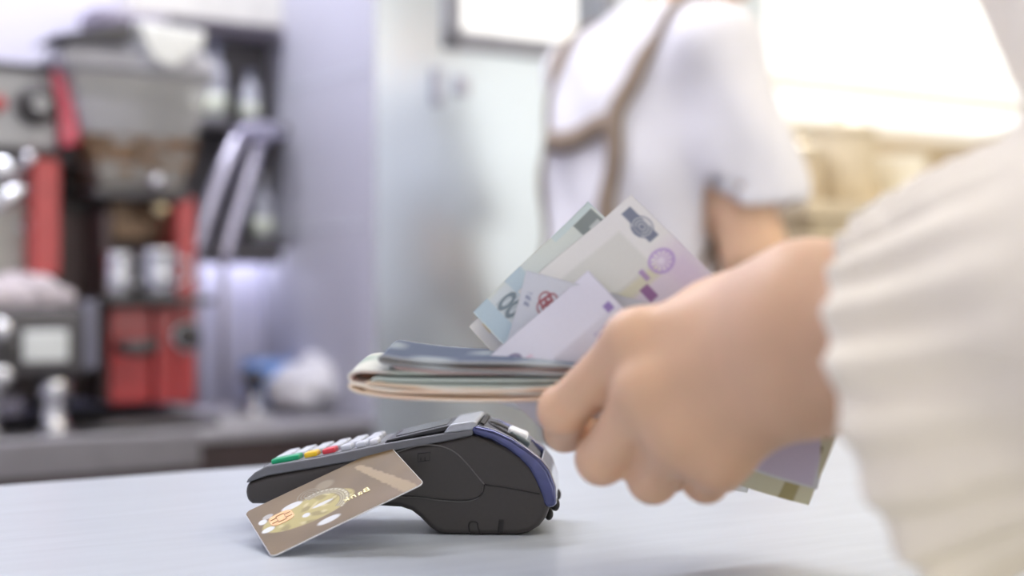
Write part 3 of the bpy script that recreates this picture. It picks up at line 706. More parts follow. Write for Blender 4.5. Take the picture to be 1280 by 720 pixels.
# cream jumper
ax = (EL-W_).normalized()
cuff = P(1050, 452, .532)+Vector((.026, -.014, .006))
ELs = Vector((.256, .405, CZ+.004))
def knit_f(X):
    q = X-np.array(cuff, np.float32); a_ = np.array((ELs-cuff).normalized(), np.float32); t = q@a_
    up = np.array((0, 0, 1), np.float32); u_ = up-a_*(up@a_); u_ /= np.linalg.norm(u_); w_ = np.cross(a_, u_)
    th = np.arctan2(q@w_, q@u_)
    d = s_cone(X, tuple(cuff-Vector(a_)*.02), ELs, .050, .092)
    lob = s_ell(X, P(1150, 560, .50), (.046, .05, .055)); d = smin(d, lob, .035)
    d = smin(d, s_ell(X, P(1105, 722, .510), (.034, .05, .024)), .008)                     # ribbed hem hanging over the counter
    arm = smin(s_cone(X, ELs, SHO, .082, .098), s_ell(X, (CB.x, CB.y, 1.16), (.165, .15, .26)), .05)
    arm = smin(arm, s_ell(X, (CB.x, CB.y, .88), (.17, .155, .17)), .05)
    rs_ = CB+cr*.17+Vector((0, 0, 1.31)); re = rs_+Vector((.03, -.05, -.27)); rw = re+cf*.13+Vector((0, 0, -.165))
    arm = smin(arm, smin(s_cone(X, rs_, re, .07, .062), s_cone(X, re, rw, .062, .048), .02), .03)
    d = smin(d, arm, .012)
    ribs = np.clip(1-np.abs(t-.0)/.075, 0, 1)**.6*(np.abs(t) < .08)*(d > -.02)
    d = d+.0034*ribs*np.sin(th*26+3*np.sin(th*2))
    hz = P(1105, 722, .510); near_hem = np.clip(1-np.linalg.norm((X-np.array(hz, np.float32))/np.array((.06, .06, .04)), axis=-1), 0, 1)
    d = d+.0022*near_hem**.5*np.sin((X[..., 0]*.95+X[..., 2]*.35)*950)
    d = d+.0016*np.sin(X[..., 0]*55+X[..., 2]*38)*np.sin(X[..., 2]*47-X[..., 1]*52)
    # cuff opening
    slant = t+.16*(q@u_)
    d = smax(d, np.where(np.linalg.norm(q, axis=-1) < .16, -slant-.0, -1.), .006)
    hole = s_cone(X, tuple(cuff-Vector(a_)*.05), tuple(cuff+Vector(a_)*.07), .0395, .043)
    d = smax(d, -hole, .004)
    neck = s_cone(X, (CB.x, CB.y+.02, 1.36), (CB.x, CB.y+.03, 1.6), .062, .08)
    d = smax(d, -neck, .01)
    return smax(d, .73-X[..., 2], .01)
net_obj('jumper', [nets(knit_f, (.07, .24, .70), (.76, .84, 1.50), .0036)], m_knit, pb, 1)
def hair_f(c, fw, long=.0):
    c = np.array(c, np.float32); fw = np.array(fw, np.float32)
    def f(X):
        d = s_ell(X, c+np.array((0, 0, .042))-fw*.018, (.090, .090, .092))
        if long: d = smin(d, s_cone(X, c-fw*.055+np.array((0, 0, .0)), c-fw*.075+np.array((0, 0, -long)), .075, .055), .04)
        face = s_ell(X, c+fw*.085+np.array((0, 0, -.035)), (.085, .085, .095))
        return smax(d, -face, .015)+.0015*np.sin((X[..., 0]+X[..., 1])*420)
    return f
net_obj('hair', [nets(hair_f(HC, cf, .2), HC-Vector((.2, .2, .35)), HC+Vector((.2, .2, .2)), .006)], mat('dark_hair', (.05, .035, .028), .45, var=.3, scale=90), pb, 1)
def trousers(X):
    d = s_ell(X, (CB.x, CB.y, .86), (.16, .145, .15))
    for s in (-1, 1):
        hip = CB+cr*s*.085+Vector((0, 0, .84)); kn = CB+cr*s*.095+Vector((0, 0, .48)); an = CB+cr*s*.10+Vector((0, 0, .12))
        d = smin(d, smin(s_cone(X, hip, kn, .092, .066), s_cone(X, kn, an, .066, .058), .02), .02)
    return smax(d, .10-X[..., 2], .01)
net_obj('trousers', [nets(trousers, (.20, .28, .05), (.66, .74, 1.05), .011)], mat('navy_denim', (.06, .08, .14), .8, var=.15, scale=60), pb, 2)
for s in (-1, 1):
    an = CB+cr*s*.10
    net_obj('shoe', [nets(lambda X: smax(smin(s_cone(X, an+Vector((0, 0, .05)), an+cf*.15+Vector((0, 0, .035)), .05, .04), s_cone(X, an+Vector((0, 0, .05)), an+Vector((0, 0, .10)), .05, .052), .02), .001-X[..., 2], .006), an-Vector((.25, .25, .05)), an+Vector((.25, .25, .2)), .008)], mat('white_shoe', (.7, .7, .7), .6), pb, 1)
# ------------------------------------------------------------------ person behind the counter, seen from behind
BF = Vector((math.cos(math.radians(28)), math.sin(math.radians(28)), 0)); BR = Vector((BF.y, -BF.x, 0)); BC = Vector((.178, 2.08, 0))
def B(r, f, z): return BC+BR*r+BF*f+Vector((0, 0, z))
RB = np.array([list(BR), list(BF), [0, 0, 1]], np.float32).T
BH = B(0, .13, 1.60)
def bell(X, c, r): return s_ell(X, c, r, RB)
ARM = [[B(s*.168, .02, 1.375), B(s*.205, .062, 1.10), B(s*.205, .17, .88)] for s in (1, -1)]
def bar_body(X):
    d = head_f(X, BH, BF, BR)
    d = smin(d, s_cone(X, B(0, .105, 1.53), B(0, .04, 1.40), .052, .060), .03)
    d = smin(d, bell(X, B(0, .02, 1.22), (.165, .105, .22)), .05); d = smin(d, bell(X, B(0, .01, .95), (.16, .115, .15)), .05)
    for a, e, w in ARM:
        d = smin(d, s_cone(X, a, e, .050, .043), .03); d = smin(d, s_cone(X, e, w, .044, .029), .02)
        h = w+(w-e).normalized()*.05; d = smin(d, s_cone(X, w, h, .026, .030), .015)
        for k in range(4):
            b0 = h+BR*(.018-.012*k); b1 = b0+(w-e).normalized()*(.05-.004*abs(k-1.5)); b2 = b1+Vector((0, 0, -.028))+BF*.006
            d = smin(d, smin(s_cone(X, b0, b1, .0095, .0085), s_cone(X, b1, b2, .0085, .007), .003), .004)
        t0 = w+(w-e).normalized()*.02+Vector((0, 0, .01)); d = smin(d, s_cone(X, t0, t0+(w-e).normalized()*.06+BR*-.03+Vector((0, 0, -.01)), .012, .008), .01)
    for s in (-1, 1):
        d = smin(d, s_cone(X, B(s*.09, 0, .90), B(s*.10, .02, .50), .08, .055), .03); d = smin(d, s_cone(X, B(s*.10, .02, .50), B(s*.105, -.01, .08), .055, .038), .02)
    return d
def shirt_f(X):
    d = bell(X, B(0, .015, 1.24), (.180, .128, .235)); d = smin(d, bell(X, B(0, .005, 1.02), (.168, .126, .20)), .06)
    for s in (1, -1): d = smin(d, s_cone(X, B(s*.10, .035, 1.40), B(s*.165, .02, 1.385), .058, .066), .05)
    for a, e, w in ARM:
        hem = a+(e-a)*.72+BF*.02
        d = smin(d, s_cone(X, a, hem, .066, .076), .022)
    q = X
    d = d+.004*np.sin(q[..., 2]*42+q[..., 0]*25)*np.sin(q[..., 0]*30-q[..., 1]*28)
    for a, e, w in ARM:
        n = (e-a).normalized(); hem = a+(e-a)*.80
        t = (X-np.array(hem, np.float32))@np.array(n, np.float32); rad = np.linalg.norm(X-np.array(hem, np.float32), axis=-1)
        d = smax(d, np.where(rad < .16, np.where(np.abs((X-np.array(BC, np.float32))@np.array(BR, np.float32)) > .165, t, -1), -1), .006)
        d = smax(d, -s_cone(X, a+(e-a)*.5, hem+n*.06, .046, .066), .005)
    neck = s_cone(X, B(0, .06, 1.44), B(0, .12, 1.60), .060, .075); d = smax(d, -neck, .01)
    return smax(d, .90-X[..., 2], .01)
bp_ = net_obj('person', [nets(bar_body, (-.26, 1.66, 0), (.60, 2.55, 1.76), .0095)], m_skin, None, 3)
tag(bp_, 'person in white short-sleeved shirt and brown apron straps, seen from behind', 'person')
add_eyes(BH, BF, BR, bp_)
m_shirt = mat('white_cotton', (.76, .745, .77), .85, var=.02, scale=30, bump=.15, bscale=250, sheen=.2)
net_obj('shirt', [nets(shirt_f, (-.26, 1.66, .86), (.60, 2.55, 1.52), .0085)], m_shirt, bp_, 3)
net_obj('hair', [nets(hair_f(BH, BF), BH-Vector((.2, .2, .2)), BH+Vector((.2, .2, .2)), .0065)], MATS['dark_hair'], bp_, 1)
def btr(X):
    d = bell(X, B(0, .005, .93), (.172, .130, .14))
    for s in (-1, 1): d = smin(d, smin(s_cone(X, B(s*.09, 0, .88), B(s*.10, .02, .50), .095, .07), s_cone(X, B(s*.10, .02, .50), B(s*.105, -.01, .10), .07, .06), .02), .02)
    return smax(smax(d, .07-X[..., 2], .01), X[..., 2]-1.02, .01)
net_obj('trousers', [nets(btr, (-.2, 1.75, .03), (.5, 2.42, 1.06), .011)], mat('grey_trousers', (.25, .24, .25), .8, var=.1), bp_, 2)
for s in (-1, 1):
    c0 = B(s*.105, 0, .045); c1 = B(s*.11, .15, .035)
    net_obj('shoe', [nets(lambda X: smax(smin(s_cone(X, c0, c1, .05, .042), s_cone(X, c0, c0+Vector((0, 0, .06)), .05, .05), .02), .001-X[..., 2], .006), c0-Vector((.25, .25, .08)), c0+Vector((.3, .3, .2)), .008)], mat('black_shoe', (.03, .03, .03), .5), bp_, 1)
m_strap = mat('brown_apron_cloth', (.27, .205, .15), .8, var=.08, scale=60)
def strap(pts, w): return obj('apron_strap', ribbon(shirt_f, [B(*p) for p in pts], w, .004, .004), m_strap, bp_, smooth=True)
for s in (1, -1):
    strap([(s*.10, .15, 1.36), (s*.125, .08, 1.45), (s*.135, .0, 1.455), (s*.135, -.06, 1.42), (s*.125, -.09, 1.35), (s*.112, -.12, 1.285), (s*.108, -.13, 1.20), (s*.11, -.13, 1.10), (s*.115, -.12, .97)], .027)
strap([(.112, -.12, 1.285), (.05, -.14, 1.270), (0, -.14, 1.262), (-.05, -.14, 1.270), (-.112, -.12, 1.285)], .030)
strap([(.16, .10, 1.02), (.17, .0, 1.0), (.11, -.13, .985), (0, -.15, .98), (-.11, -.13, .985), (-.17, 0, 1.0), (-.16, .10, 1.02)], .028)
def apron_f(X):
    sh = np.minimum(shirt_f(X), btr(X)); Q = (X-np.array(BC, np.float32))@RB
    d = np.abs(sh-.010)-.004
    front = .045-Q[..., 1]; d = smax(d, front, .01)
    wd = np.where(X[..., 2] > 1.02, .115, .20); d = smax(d, np.abs(Q[..., 0])-wd, .01)
    return smax(smax(d, X[..., 2]-1.36, .01), .55-X[..., 2], .01)
net_obj('apron_bib', [nets(apron_f, (-.15, 1.75, .5), (.55, 2.5, 1.42), .008)], m_strap, bp_, 1)
# ------------------------------------------------------------------ espresso machine at the left end of the back counter
m_black = mat('black_enamel', (.085, .08, .084), .4, var=.1)
m_dkb = mat('dark_brown_enamel', (.10, .07, .07), .45, var=.1)
m_red = mat('red_enamel', (.50, .05, .052), .3, var=.08, coat=.4)
m_pink = mat('red_glossy_trim', (.75, .06, .12), .15, var=.05, coat=1)
m_chrome = mat('chrome', (.72, .73, .77), .16, 1, var=.03)
m_grey = mat('machine_grey', (.40, .40, .41), .4, .3, var=.05)
m_cream = mat('machine_panel', (.42, .42, .38), .45, var=.05)
m_plate = mat('pale_label_plate', (.74, .78, .78), .4, var=.05)
m_knob = mat('knob_black', (.06, .057, .057), .4)
def part(root, name, px0, px1, py0, py1, o0, o1, m, parent=None, **kw):
    """a block whose front face (at depth offset o0) covers the given stretch of the view"""
    k0, k1 = kx(px0, o0), kx(px1, o0); km = (k0+k1)/2
    za, zb_ = zz(py0, km, o0), zz(py1, km, o0); K, O_, Z = root['k'], root['o'], root['z']
    return obj(name, bx(k0-K, k1-K, o0-O_, o1-O_, min(za, zb_)-Z, max(za, zb_)-Z), m, parent or root, **kw)
def L(root, px, py, o):
    k = kx(px, o); return Vector((k-root['k'], o-root['o'], zz(py, k, o)-root['z']))
def unit(name, px, o, z, label, cat, group=None):
    k = kx(px, o); r = shop(name, k, o, z, label, cat, group); r['k'] = k; r['o'] = o; r['z'] = z
    return r
def ybm(prof, c, n=20):      # lathe whose axis points towards the room
    bm = lathe(prof, n=n); bmesh.ops.transform(bm, matrix=Matrix.Translation(Vector(c)) @ Matrix.Rotation(math.pi/2, 4, 'X'), verts=bm.verts[:]); return bm
em = unit('espresso_machine', 20, .2, BT, 'large red and black espresso machine at the left end of the back counter', 'espresso machine')
part(em, 'back_body', -260, 124, 262, 505, .20, .43, m_dkb, bevel=.008)
part(em, 'upper_housing', -260, 74, 76, 182, .12, .42, m_grey, bevel=.01)
part(em, 'upper_lip', -260, 80, 68, 77, .11, .42, m_black, bevel=.004)
part(em, 'housing_shadow_gap', -260, 112, 182, 198, .16, .42, m_black)
part(em, 'rear_body', -260, 112, 198, 262, .24, .43, m_black)
sp = [L(em, *q, .10) for q in ((67, 84), (84, 82), (103, 178), (79, 184))]
obj('side_trim', prism([(p.x, p.z) for p in sp], .10-.2, .16-.2), m_pink, em, bevel=.004)
part(em, 'side_column', 39, 76, 198, 345, .10, .22, m_red, bevel=.006)
part(em, 'group_panel', -260, 39, 205, 345, .14, .25, m_cream, bevel=.005)
k_ = L(em, 44, 133, .12); kn = obj('pressure_knob', ybm([(.030, 0), (.030, .012), (.024, .030), (.020, .034)], k_), m_knob, em, smooth=True)
obj('knob_cap', ybm([(.012, .034), (.011, .037)], k_), m_grey, kn)
k_ = L(em, -4, 130, .12); obj('indicator', ybm([(.012, 0), (.012, .008), (.008, .012)], k_), m_red, em, smooth=True)
obj('steam_ball', ball(L(em, 36, 198, .07), .011), m_chrome, em, smooth=True)
obj('steam_stem', tube([L(em, 36, 198, .08), L(em, 30, 206, .15)], .005), m_chrome, em, smooth=True)
obj('group_lever', tube([L(em, -30, 268, .06), L(em, 10, 247, .05), L(em, 30, 233, .05)], [.012, .013, .011]), m_chrome, em, smooth=True)
obj('boiler_dome', lathe([(.02, 0), (.04, .006), (.042, .022), (.034, .034), (.015, .038)], L(em, 0, 228, .13)), m_chrome, em, smooth=True)
obj('bolt', ybm([(.006, 0), (.006, .006), (.003, .008)], L(em, 26, 284, .14)), m_chrome, em, smooth=True)
part(em, 'group_box', -260, 122, 386, 474, .02, .22, m_black, bevel=.012)
part(em, 'box_edge', 106, 124, 376, 462, .012, .05, mat('box_edge_lilac', (.18, .18, .23), .3, .2), bevel=.005)
part(em, 'label_plate', 29, 86, 413, 452, .014, .02, m_plate, bevel=.003)
for px, py in ((2, 412), (2, 470), (12, 436)): obj('screw_cap', ybm([(.016, 0), (.016, .006), (.010, .012)], L(em, px, py, .02)), m_chrome if py != 436 else m_knob, em, smooth=True)
p = L(em, 66, 470, .06); zbot = L(em, 66, 548, .06).z; zbot = max(zbot, .0)
obj('group_head', lathe([(.026, p.z), (.026, p.z-.03), (.020, p.z-.034), (.020, .012), (.028, .008), (.028, .0)], (p.x, p.y, 0)), m_chrome, em, smooth=True)
p2 = L(em, -20, 470, .06)
obj('group_head', lathe([(.026, p.z), (.026, p.z-.03), (.020, p.z-.034), (.020, .012), (.028, .008), (.028, .0)], (p2.x, p2.y, 0)), m_chrome, em, smooth=True)
part(em, 'drip_tray', -260, 30, 500, 528, .05, .43, mat('tray_lilac', (.16, .15, .20), .35, .3), bevel=.006)
# crumpled cloth lying on the group box
cz0 = L(em, 40, 386, .1).z+BT
def cloth(X):
    Q = (X-np.array(S(kx(35, .1), .12, cz0), np.float32))@np.array([[TX, TY, 0], [-TY, TX, 0], [0, 0, 1]], np.float32).T
    d = union([s_ell(Q, (-.06, 0, .012), (.05, .06, .030)), s_ell(Q, (.0, .0, .02), (.05, .06, .036)), s_ell(Q, (.04, .0, .010), (.035, .05, .024)), s_ell(Q, (-.13, 0, .02), (.07, .06, .035))], .02)
    d = d+.005*np.sin(Q[..., 0]*120+Q[..., 2]*90)*np.sin(Q[..., 1]*80+Q[..., 0]*60)
    return smax(d, .001-Q[..., 2], .003)
c0 = S(kx(35, .1), .12, cz0)
o = net_obj('folded_cloth', [nets(cloth, c0-Vector((.22, .2, .01)), c0+Vector((.14, .14, .08)), .005)], mat('pale_cloth', (.66, .60, .64), .8, var=.12, scale=40), None, 1)
tag(o, 'crumpled pale cloth lying on the black box of the espresso machine', 'cloth')

# ------------------------------------------------------------------ red coffee grinder with clear hopper
gr = unit('coffee_grinder', 190, .16, BT, 'red coffee grinder with a clear bean hopper beside the espresso machine', 'coffee grinder')
part(gr, 'body_back', 134, 245, 247, 505, .20, .34, m_dkb, bevel=.006)
part(gr, 'side_column', 221, 246, 246, 505, .10, .20, m_red, bevel=.006)
part(gr, 'side_column', 128, 140, 262, 505, .11, .20, m_dkb, bevel=.004)
part(gr, 'upper_panel', 140, 221, 250, 300, .17, .20, mat('bronze_panel', (.24, .15, .09), .35, .3, var=.3, scale=25), bevel=.004)
part(gr, 'lower_panel', 137, 190, 384, 505, .10, .20, m_red, bevel=.005)
part(gr, 'lower_panel', 194, 221, 384, 505, .10, .20, m_red, bevel=.005)
part(gr, 'dosing_tray', 134, 270, 371, 381, .04, .20, m_knob, bevel=.004)
part(gr, 'collar', 118, 238, 234, 250, .09, .30, m_black, bevel=.006)
k_ = L(gr, 231, 420, .10); a = obj('dial_ring', ybm([(.024, 0), (.024, .008), (.020, .010)], k_), m_chrome, gr, smooth=True)
obj('dial', ybm([(.019, .008), (.019, .022), (.014, .028)], k_), m_knob, a, smooth=True)
obj('fork_handle', tube([L(gr, 145, 433, .06), L(gr, 170, 436, .04), L(gr, 196, 430, .05)], [.010, .013, .010]), m_knob, gr, smooth=True)
obj('fork_mount', tube([L(gr, 190, 432, .05), L(gr, 190, 432, .11)], .009), m_chrome, gr, smooth=True)
obj('lock_ball', ball(L(gr, 195, 226, .06), .013), m_chrome, gr, smooth=True)
obj('lock_stem', tube([L(gr, 195, 226, .07), L(gr, 195, 240, .10)], .005), m_chrome, gr, smooth=True)
obj('highlight_ball', ball(L(gr, 200, 260, .12), .017), mat('highlight_cream', (.80, .66, .40), .25, .8), gr, smooth=True)  # cream ball standing in for a highlight below the collar
base_k = L(gr, 190, 505, .1)
obj('base_plate', bx(base_k.x-.10, base_k.x+.085, -.13, .18, 0, .014), m_black, gr, bevel=.005)
# hopper: square funnel seen slightly from below
def ring4(pa, pb, py, o0, o1): 
    a, b = L(gr, pa, py, o0), L(gr, pb, py, o0); return [(a.x, o0-.16, a.z), (b.x, o0-.16, a.z), (b.x, o1-.16, a.z), (a.x, o1-.16, a.z)]
def loft(rings, cap=True):
    bm = bmesh.new(); R_ = [[bm.verts.new(v) for v in r] for r in rings]
    for a, b in zip(R_, R_[1:]):
        for j in range(len(a)): bm.faces.new((a[j], a[(j+1) % len(a)], b[(j+1) % len(b)], b[j]))
    if cap: bm.faces.new(R_[0][::-1]); bm.faces.new(R_[-1])
    return bm
m_hop = mat('smoky_hopper_plastic', (.62, .62, .60), .25, var=.08, scale=10, alpha=.5)
top4, mid4, bot4 = ring4(88, 268, 82, .05, .33), ring4(100, 256, 130, .06, .32), ring4(128, 226, 236, .11, .28)
obj('hopper', loft([top4, mid4, bot4]), m_hop, gr, bevel=.006)
rim_ = bmesh.new()
tube([Vector(v) for v in top4], .006, 8, rim_, closed=True)
obj('hopper_rim', rim_, mat('hopper_rim_grey', (.30, .30, .32), .4), gr, smooth=True)
obj('hopper_lid', loft([ring4(82, 272, 80, .04, .34), ring4(76, 268, 60, .045, .335), ring4(100, 250, 44, .07, .30)]), mat('lid_grey', (.42, .42, .46), .3, var=.05), gr, bevel=.006)
a, b = L(gr, 68, 48, .03), L(gr, 166, 28, .03)
obj('lid_visor', prism([(a.x, L(gr, 68, 43, .03).z), (L(gr, 166, 28, .03).x, L(gr, 166, 28, .03).z), (L(gr, 166, 50, .03).x, L(gr, 166, 50, .03).z)], -.13, .0), m_black, gr, bevel=.002)
obj('lid_highlight', prism([(L(gr, x, y, .03).x, L(gr, x, y, .03).z) for x, y in ((168, 24), (258, 40), (254, 58), (216, 86), (190, 74))], -.135, -.06), mat('lid_highlight_white', (.86, .88, .86), .3), gr, bevel=.006)  # white block standing in for the highlight on the lid
beans = loft([ring4(104, 250, 165, .075, .31), ring4(116, 240, 195, .09, .30), ring4(129, 225, 234, .115, .275)])
bmesh.ops.subdivide_edges(beans, edges=beans.edges[:], cuts=5, use_grid_fill=True)
for v in beans.verts: v.co += Vector((random.uniform(-1, 1), random.uniform(-1, 1), random.uniform(-1, 1)))*.003
o = obj('coffee_beans', beans, mat('roasted_beans', (.20, .12, .065), .45, var=.7, scale=90), gr); o['kind'] = 'stuff'
# chrome cups standing in the dosing bay
tray_z = BT+L(gr, 180, 371, .1).z
for px, rr, h, lab in ((150, .022, .068, 'tall narrow chrome cup on the grinder tray'), (200, .030, .074, 'wide polished chrome cup on the grinder tray')):
    q = L(gr, px, 371, .09); c = shop('steel_cup', gr['k']+q.x, .09+.01, tray_z, lab, 'cup', 'chrome cups on the grinder tray')
    obj('cup_body', lathe([(rr*.86, 0), (rr*.9, .004), (rr, h*.5), (rr*.96, h*.9), (rr*1.04, h), (rr*.98, h), (rr*.9, h*.85), (rr*.85, .006), (.001, .005)], n=20), m_chrome, c, smooth=True)
    obj('cup_handle', tube(smooth_path([(rr, 0, h*.8), (rr*1.6, 0, h*.75), (rr*1.7, 0, h*.45), (rr, 0, h*.25)], 5), .003, 8), m_chrome, c, smooth=True)

# ------------------------------------------------------------------ dark wall rack with jars
m_rack = mat('rack_dark', (.09, .083, .088), .5, var=.1)
rk = unit('wall_rack', 290, .38, BT, 'dark rack with two shelves on the wall behind the grinder', 'rack')
part(rk, 'back_panel', 196, 348, 26, 312, .425, .446, m_rack, bevel=.003)
part(rk, 'side_board', 205, 214, 26, 312, .33, .425, m_rack, bevel=.003)
part(rk, 'side_rail', 349, 362, 30, 312, .415, .446, mat('rail_pale', (.68, .67, .72), .4), bevel=.003)
for py in (152, 301): part(rk, 'shelf', 212, 372, py, py+10, .33, .425, m_rack, bevel=.003)
part(rk, 'shelf', 212, 350, 26, 34, .34, .425, m_rack, bevel=.003)
part(rk, 'added_shelf_lip', 212, 352, 301, 330, .322, .33, m_rack, bevel=.002)  # lip added to hide the glowing strip from view
obj('added_strip_light', bx(L(rk, 228, 312, .4).x, L(rk, 340, 312, .4).x, .395-.38, .42-.38, L(rk, 290, 313, .4).z-.012, L(rk, 290, 313, .4).z-.004), mat('added_strip_glow', (.84, .84, 1), .5, var=0, emit=7), rk)['label'] = 'thin glowing strip added to brighten the wall'  # glowing strip added to brighten the wall below the rack
m_jar = mat('jar_glass_pale', (.46, .47, .54), .2, var=.1, scale=20, coat=.5)
m_jlab = mat('jar_label', (.74, .78, .66), .5, var=.1)
def jar(px, py_base, h, r, label, cap):
    q = unit('jar', px, .375, zz(py_base, kx(px, .375), .375), label, 'jar', 'jars on the dark rack')
    obj('glass', lathe([(r*.92, 0), (r, .006), (r, h*.62), (r*.75, h*.72), (r*.42, h*.80), (r*.40, h*.92), (r*.38, h*.92)], n=18), m_jar, q, smooth=True)
    obj('jar_label', lathe([(r*1.02, h*.08), (r*1.02, h*.34)], n=18), m_jlab, q, smooth=True)
    obj('lid', lathe([(r*.46, h*.90), (r*.46, h), (r*.40, h*1.01)], n=18), cap, q, smooth=True)
capb = mat('cap_blue_grey', (.26, .28, .40), .4); capw = mat('cap_white', (.7, .7, .74), .4)
jar(247, 152, .135, .020, 'left one of two jars on the upper rack shelf', capw)
jar(268, 152, .140, .021, 'right one of two jars on the upper rack shelf', capb)
jar(328, 301, .120, .020, 'jar on the lower rack shelf', capw)
jar(312, 152, .09, .018, 'small jar at the right end of the upper rack shelf', capb)
# two bent steel pipes in front of the rack
m_pipe = mat('satin_pipe', (.60, .58, .70), .25, .7, var=.05)
for pts, lab in (([(345, 163, .30), (322, 160, .29), (302, 168, .28), (287, 195, .27), (268, 240, .26), (252, 288, .25), (246, 310, .25)], 'left one of two bent steel water pipes before the rack'), ([(350, 168, .31), (336, 166, .30), (324, 176, .29), (315, 205, .28), (302, 250, .27), (286, 300, .26), (280, 320, .26)], 'right one of two bent steel water pipes before the rack')):
    pr = unit('water_pipe', pts[-1][0], pts[-1][2], BT, lab, 'pipe', 'bent steel pipes'); w = smooth_path([L(pr, *p) for p in pts], 6)
    obj('pipe', tube(w, .0125, 12), m_pipe, pr, smooth=True)
    obj('pipe_joint', tube([w[12], w[14]], .0155, 12), mat('joint_dark', (.22, .20, .30), .4, .5), pr, smooth=True)
    bt = L(pr, pts[-1][0], pts[-1][1], pts[-1][2]); obj('stand_post', tube([bt+Vector((0, 0, .01)), (bt.x, bt.y, .008)], .007, 10), mat('post_grey', (.52, .50, .58), .35, .5), pr, smooth=True)
    obj('stand_base', lathe([(.03, 0), (.03, .006), (.012, .012)], (bt.x, bt.y, 0), 20), MATS['post_grey'], pr, smooth=True)
# low things on the counter right of the grinder
t = unit('coffee_tamper', 318, .12, BT, 'small chrome tamper with dark handle on the back counter', 'tamper')
obj('tamper_base', lathe([(.022, 0), (.022, .012), (.012, .018), (.008, .024)], n=20), m_chrome, t, smooth=True)
obj('collar_ball', ball((0, 0, .030), .013), m_chrome, t, smooth=True)
obj('handle', lathe([(.006, .04), (.010, .052), (.022, .068), (.024, .074), (.018, .078)], n=20), m_knob, t, smooth=True)
t = unit('blue_cup', 334, .30, BT, 'blue cup standing behind the small tamper', 'cup')
obj('cup_body', lathe([(.030, 0), (.034, .004), (.046, .085), (.043, .085), (.032, .008), (.001, .007)], n=24), mat('blue_glaze', (.16, .30, .66), .35, var=.06), t, smooth=True)
obj('handle', tube(smooth_path([(.040, 0, .07), (.064, 0, .064), (.062, 0, .036), (.036, 0, .026)], 5), .005, 8), MATS['blue_glaze'], t, smooth=True)
c0 = S(kx(408, .22), .22, BT)
def bag(X):
    Q = (X-np.array(c0, np.float32))@np.array([[TX, TY, 0], [-TY, TX, 0], [0, 0, 1]], np.float32).T
    d = union([s_ell(Q, (0, 0, .04), (.085, .09, .055)), s_ell(Q, (.03, .02, .075), (.06, .06, .04)), s_ell(Q, (-.06, -.01, .03), (.05, .07, .036)), s_ell(Q, (.07, 0, .03), (.045, .07, .04))], .025)
    d = d+.006*np.sin(Q[..., 0]*70+Q[..., 2]*50)*np.sin(Q[..., 2]*85+Q[..., 1]*40)
    return smax(d, .001-Q[..., 2], .004)
o = net_obj('plastic_bag', [nets(bag, c0-Vector((.2, .2, .01)), c0+Vector((.2, .2, .14)), .006)], mat('white_plastic_film', (.74, .73, .76), .4, var=.05, scale=20), None, 1)
tag(o, 'crumpled white plastic bag at the right end of the back counter', 'bag')
t = unit('rubber_mat', 140, .10, BT, 'round dark mat in front of the red coffee grinder', 'mat')
obj('mat_disc', lathe([(.085, 0), (.088, .004), (.084, .010), (.070, .010), (.068, .007), (.001, .007)], n=32), m_knob, t, smooth=True)
t = unit('steel_tray', 262, .16, BT, 'flat steel tray right of the red coffee grinder', 'tray')
bm = bx(-.07, .07, -.10, .10, 0, .004); bx(-.07, .07, -.10, -.095, .004, .014, bm); bx(-.07, .07, .095, .10, .004, .014, bm); bx(-.07, -.065, -.095, .095, .004, .014, bm); bx(.065, .07, -.095, .095, .004, .014, bm)
obj('tray_pan', bm, m_steel, t)
# small wall switches under the first window
for px, py, w, h, lab in ((549, 108, .020, .062, 'tall grey wall switch under the window'), (580, 106, .026, .036, 'small pale wall switch under the window')):
    sw = unit('wall_switch', px, -.012, zz(py, kx(px, -.012), -.012), lab, 'switch', 'switches under the window')
    obj('plate', bx(-w/2, w/2, 0, .012, -h/2, h/2), mat('switch_grey', (.50, .51, .58), .5) if px < 560 else mat('switch_pale', (.66, .67, .74), .5), sw, bevel=.003)
    obj('rocker', bx(-w/4, w/4, -.004, .0, -h/4, h/4), mat('switch_rocker', (.6, .6, .66), .4), sw, bevel=.001)

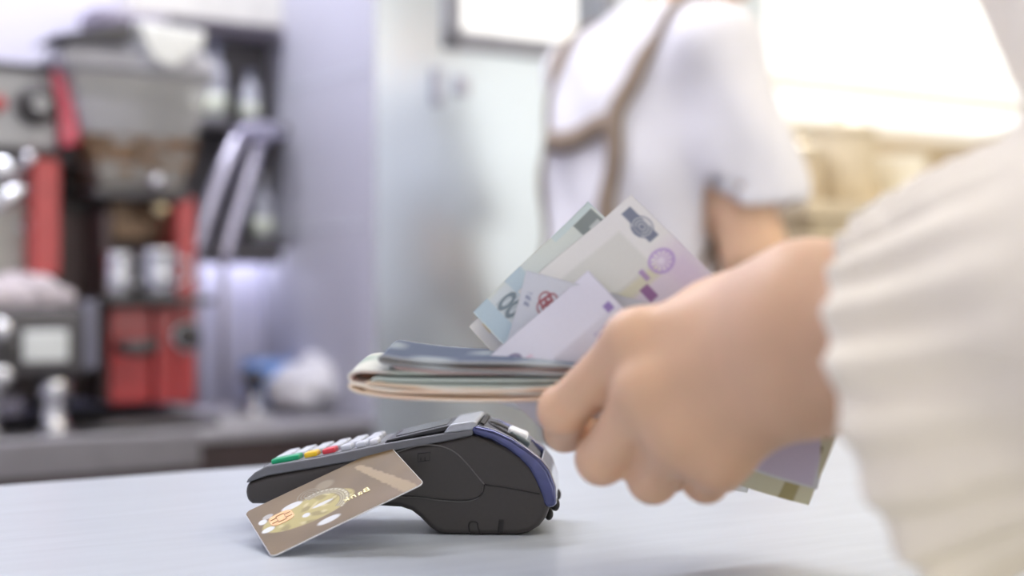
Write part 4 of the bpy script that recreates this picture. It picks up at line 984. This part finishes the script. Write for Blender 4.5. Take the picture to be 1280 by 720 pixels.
# ------------------------------------------------------------------ sunny side: wooden cabinet with a dripper
m_wood = mat('tan_wood', (.60, .50, .34), .5, var=.15, scale=8, stretch=(1, 1, 8))
k0, k1 = kx(1010, -.36), kx(1400, -.36)
cab_z = zz(264, kx(1120, -.2), -.2)
cb = shop('wooden_cabinet', k0, -.36, 0, 'tan wooden cabinet below the sunny window', 'cabinet')
w_ = k1-k0
obj('cabinet_body', bx(0, w_, .012, .39, .06, cab_z-.03), m_wood, cb)
obj('cabinet_top', bx(-.01, w_+.01, -.01, .395, cab_z-.03, cab_z), mat('oak_top', (.66, .56, .40), .4, var=.12, scale=10, stretch=(1, 6, 1)), cb, bevel=.003)
nd = 3
for i in range(nd):
    d = obj('cabinet_door', bx(w_*i/nd+.004, w_*(i+1)/nd-.004, -.006, .012, .08, cab_z-.035), m_wood, cb, bevel=.003)
    obj('handle', tube([(w_*(i+.5)/nd-.05, -.022, cab_z-.09), (w_*(i+.5)/nd+.05, -.022, cab_z-.09)], .005), m_steel, d, smooth=True)
obj('kickboard', bx(.01, w_-.01, .04, .39, 0, .06), m_dark, cb)
d = unit('coffee_dripper', 1124, -.2, cab_z, 'white cone-shaped coffee dripper on the wooden cabinet', 'dripper')
m_por = mat('white_porcelain', (.90, .89, .82), .25, var=.02)
obj('cone', lathe([(.018, .012), (.026, .02), (.052, .098), (.055, .104), (.050, .104), (.022, .024), (.001, .024)], n=28), m_por, d, smooth=True)
obj('saucer', lathe([(.034, 0), (.040, .008), (.030, .014), (.018, .014)], n=28), m_por, d, smooth=True)
obj('handle', tube(smooth_path([(.048, 0, .088), (.074, 0, .080), (.070, 0, .045), (.034, 0, .036)], 5), .005, 8), m_por, d, smooth=True)
kk = unit('storage_canister', 1050, -.22, cab_z, 'dull olive storage canister on the wooden cabinet', 'canister')
obj('canister_body', lathe([(.060, 0), (.064, .005), (.064, .125), (.060, .13)], n=28), mat('olive_tin', (.64, .55, .40), .45), kk, smooth=True)
obj('lid', lathe([(.066, .128), (.066, .145), (.05, .152), (.012, .154), (.012, .165), (.008, .168)], n=28), mat('olive_lid', (.68, .60, .46), .4), kk, smooth=True)
kk = unit('storage_canister', 985, -.22, cab_z, 'low brown storage canister beside the bare arm', 'canister')
obj('canister_body', lathe([(.056, 0), (.060, .005), (.060, .085), (.056, .09)], n=28), mat('brown_tin', (.60, .50, .36), .45), kk, smooth=True)
obj('lid', lathe([(.062, .088), (.062, .10), (.05, .106)], n=28), MATS['olive_lid'], kk, smooth=True)
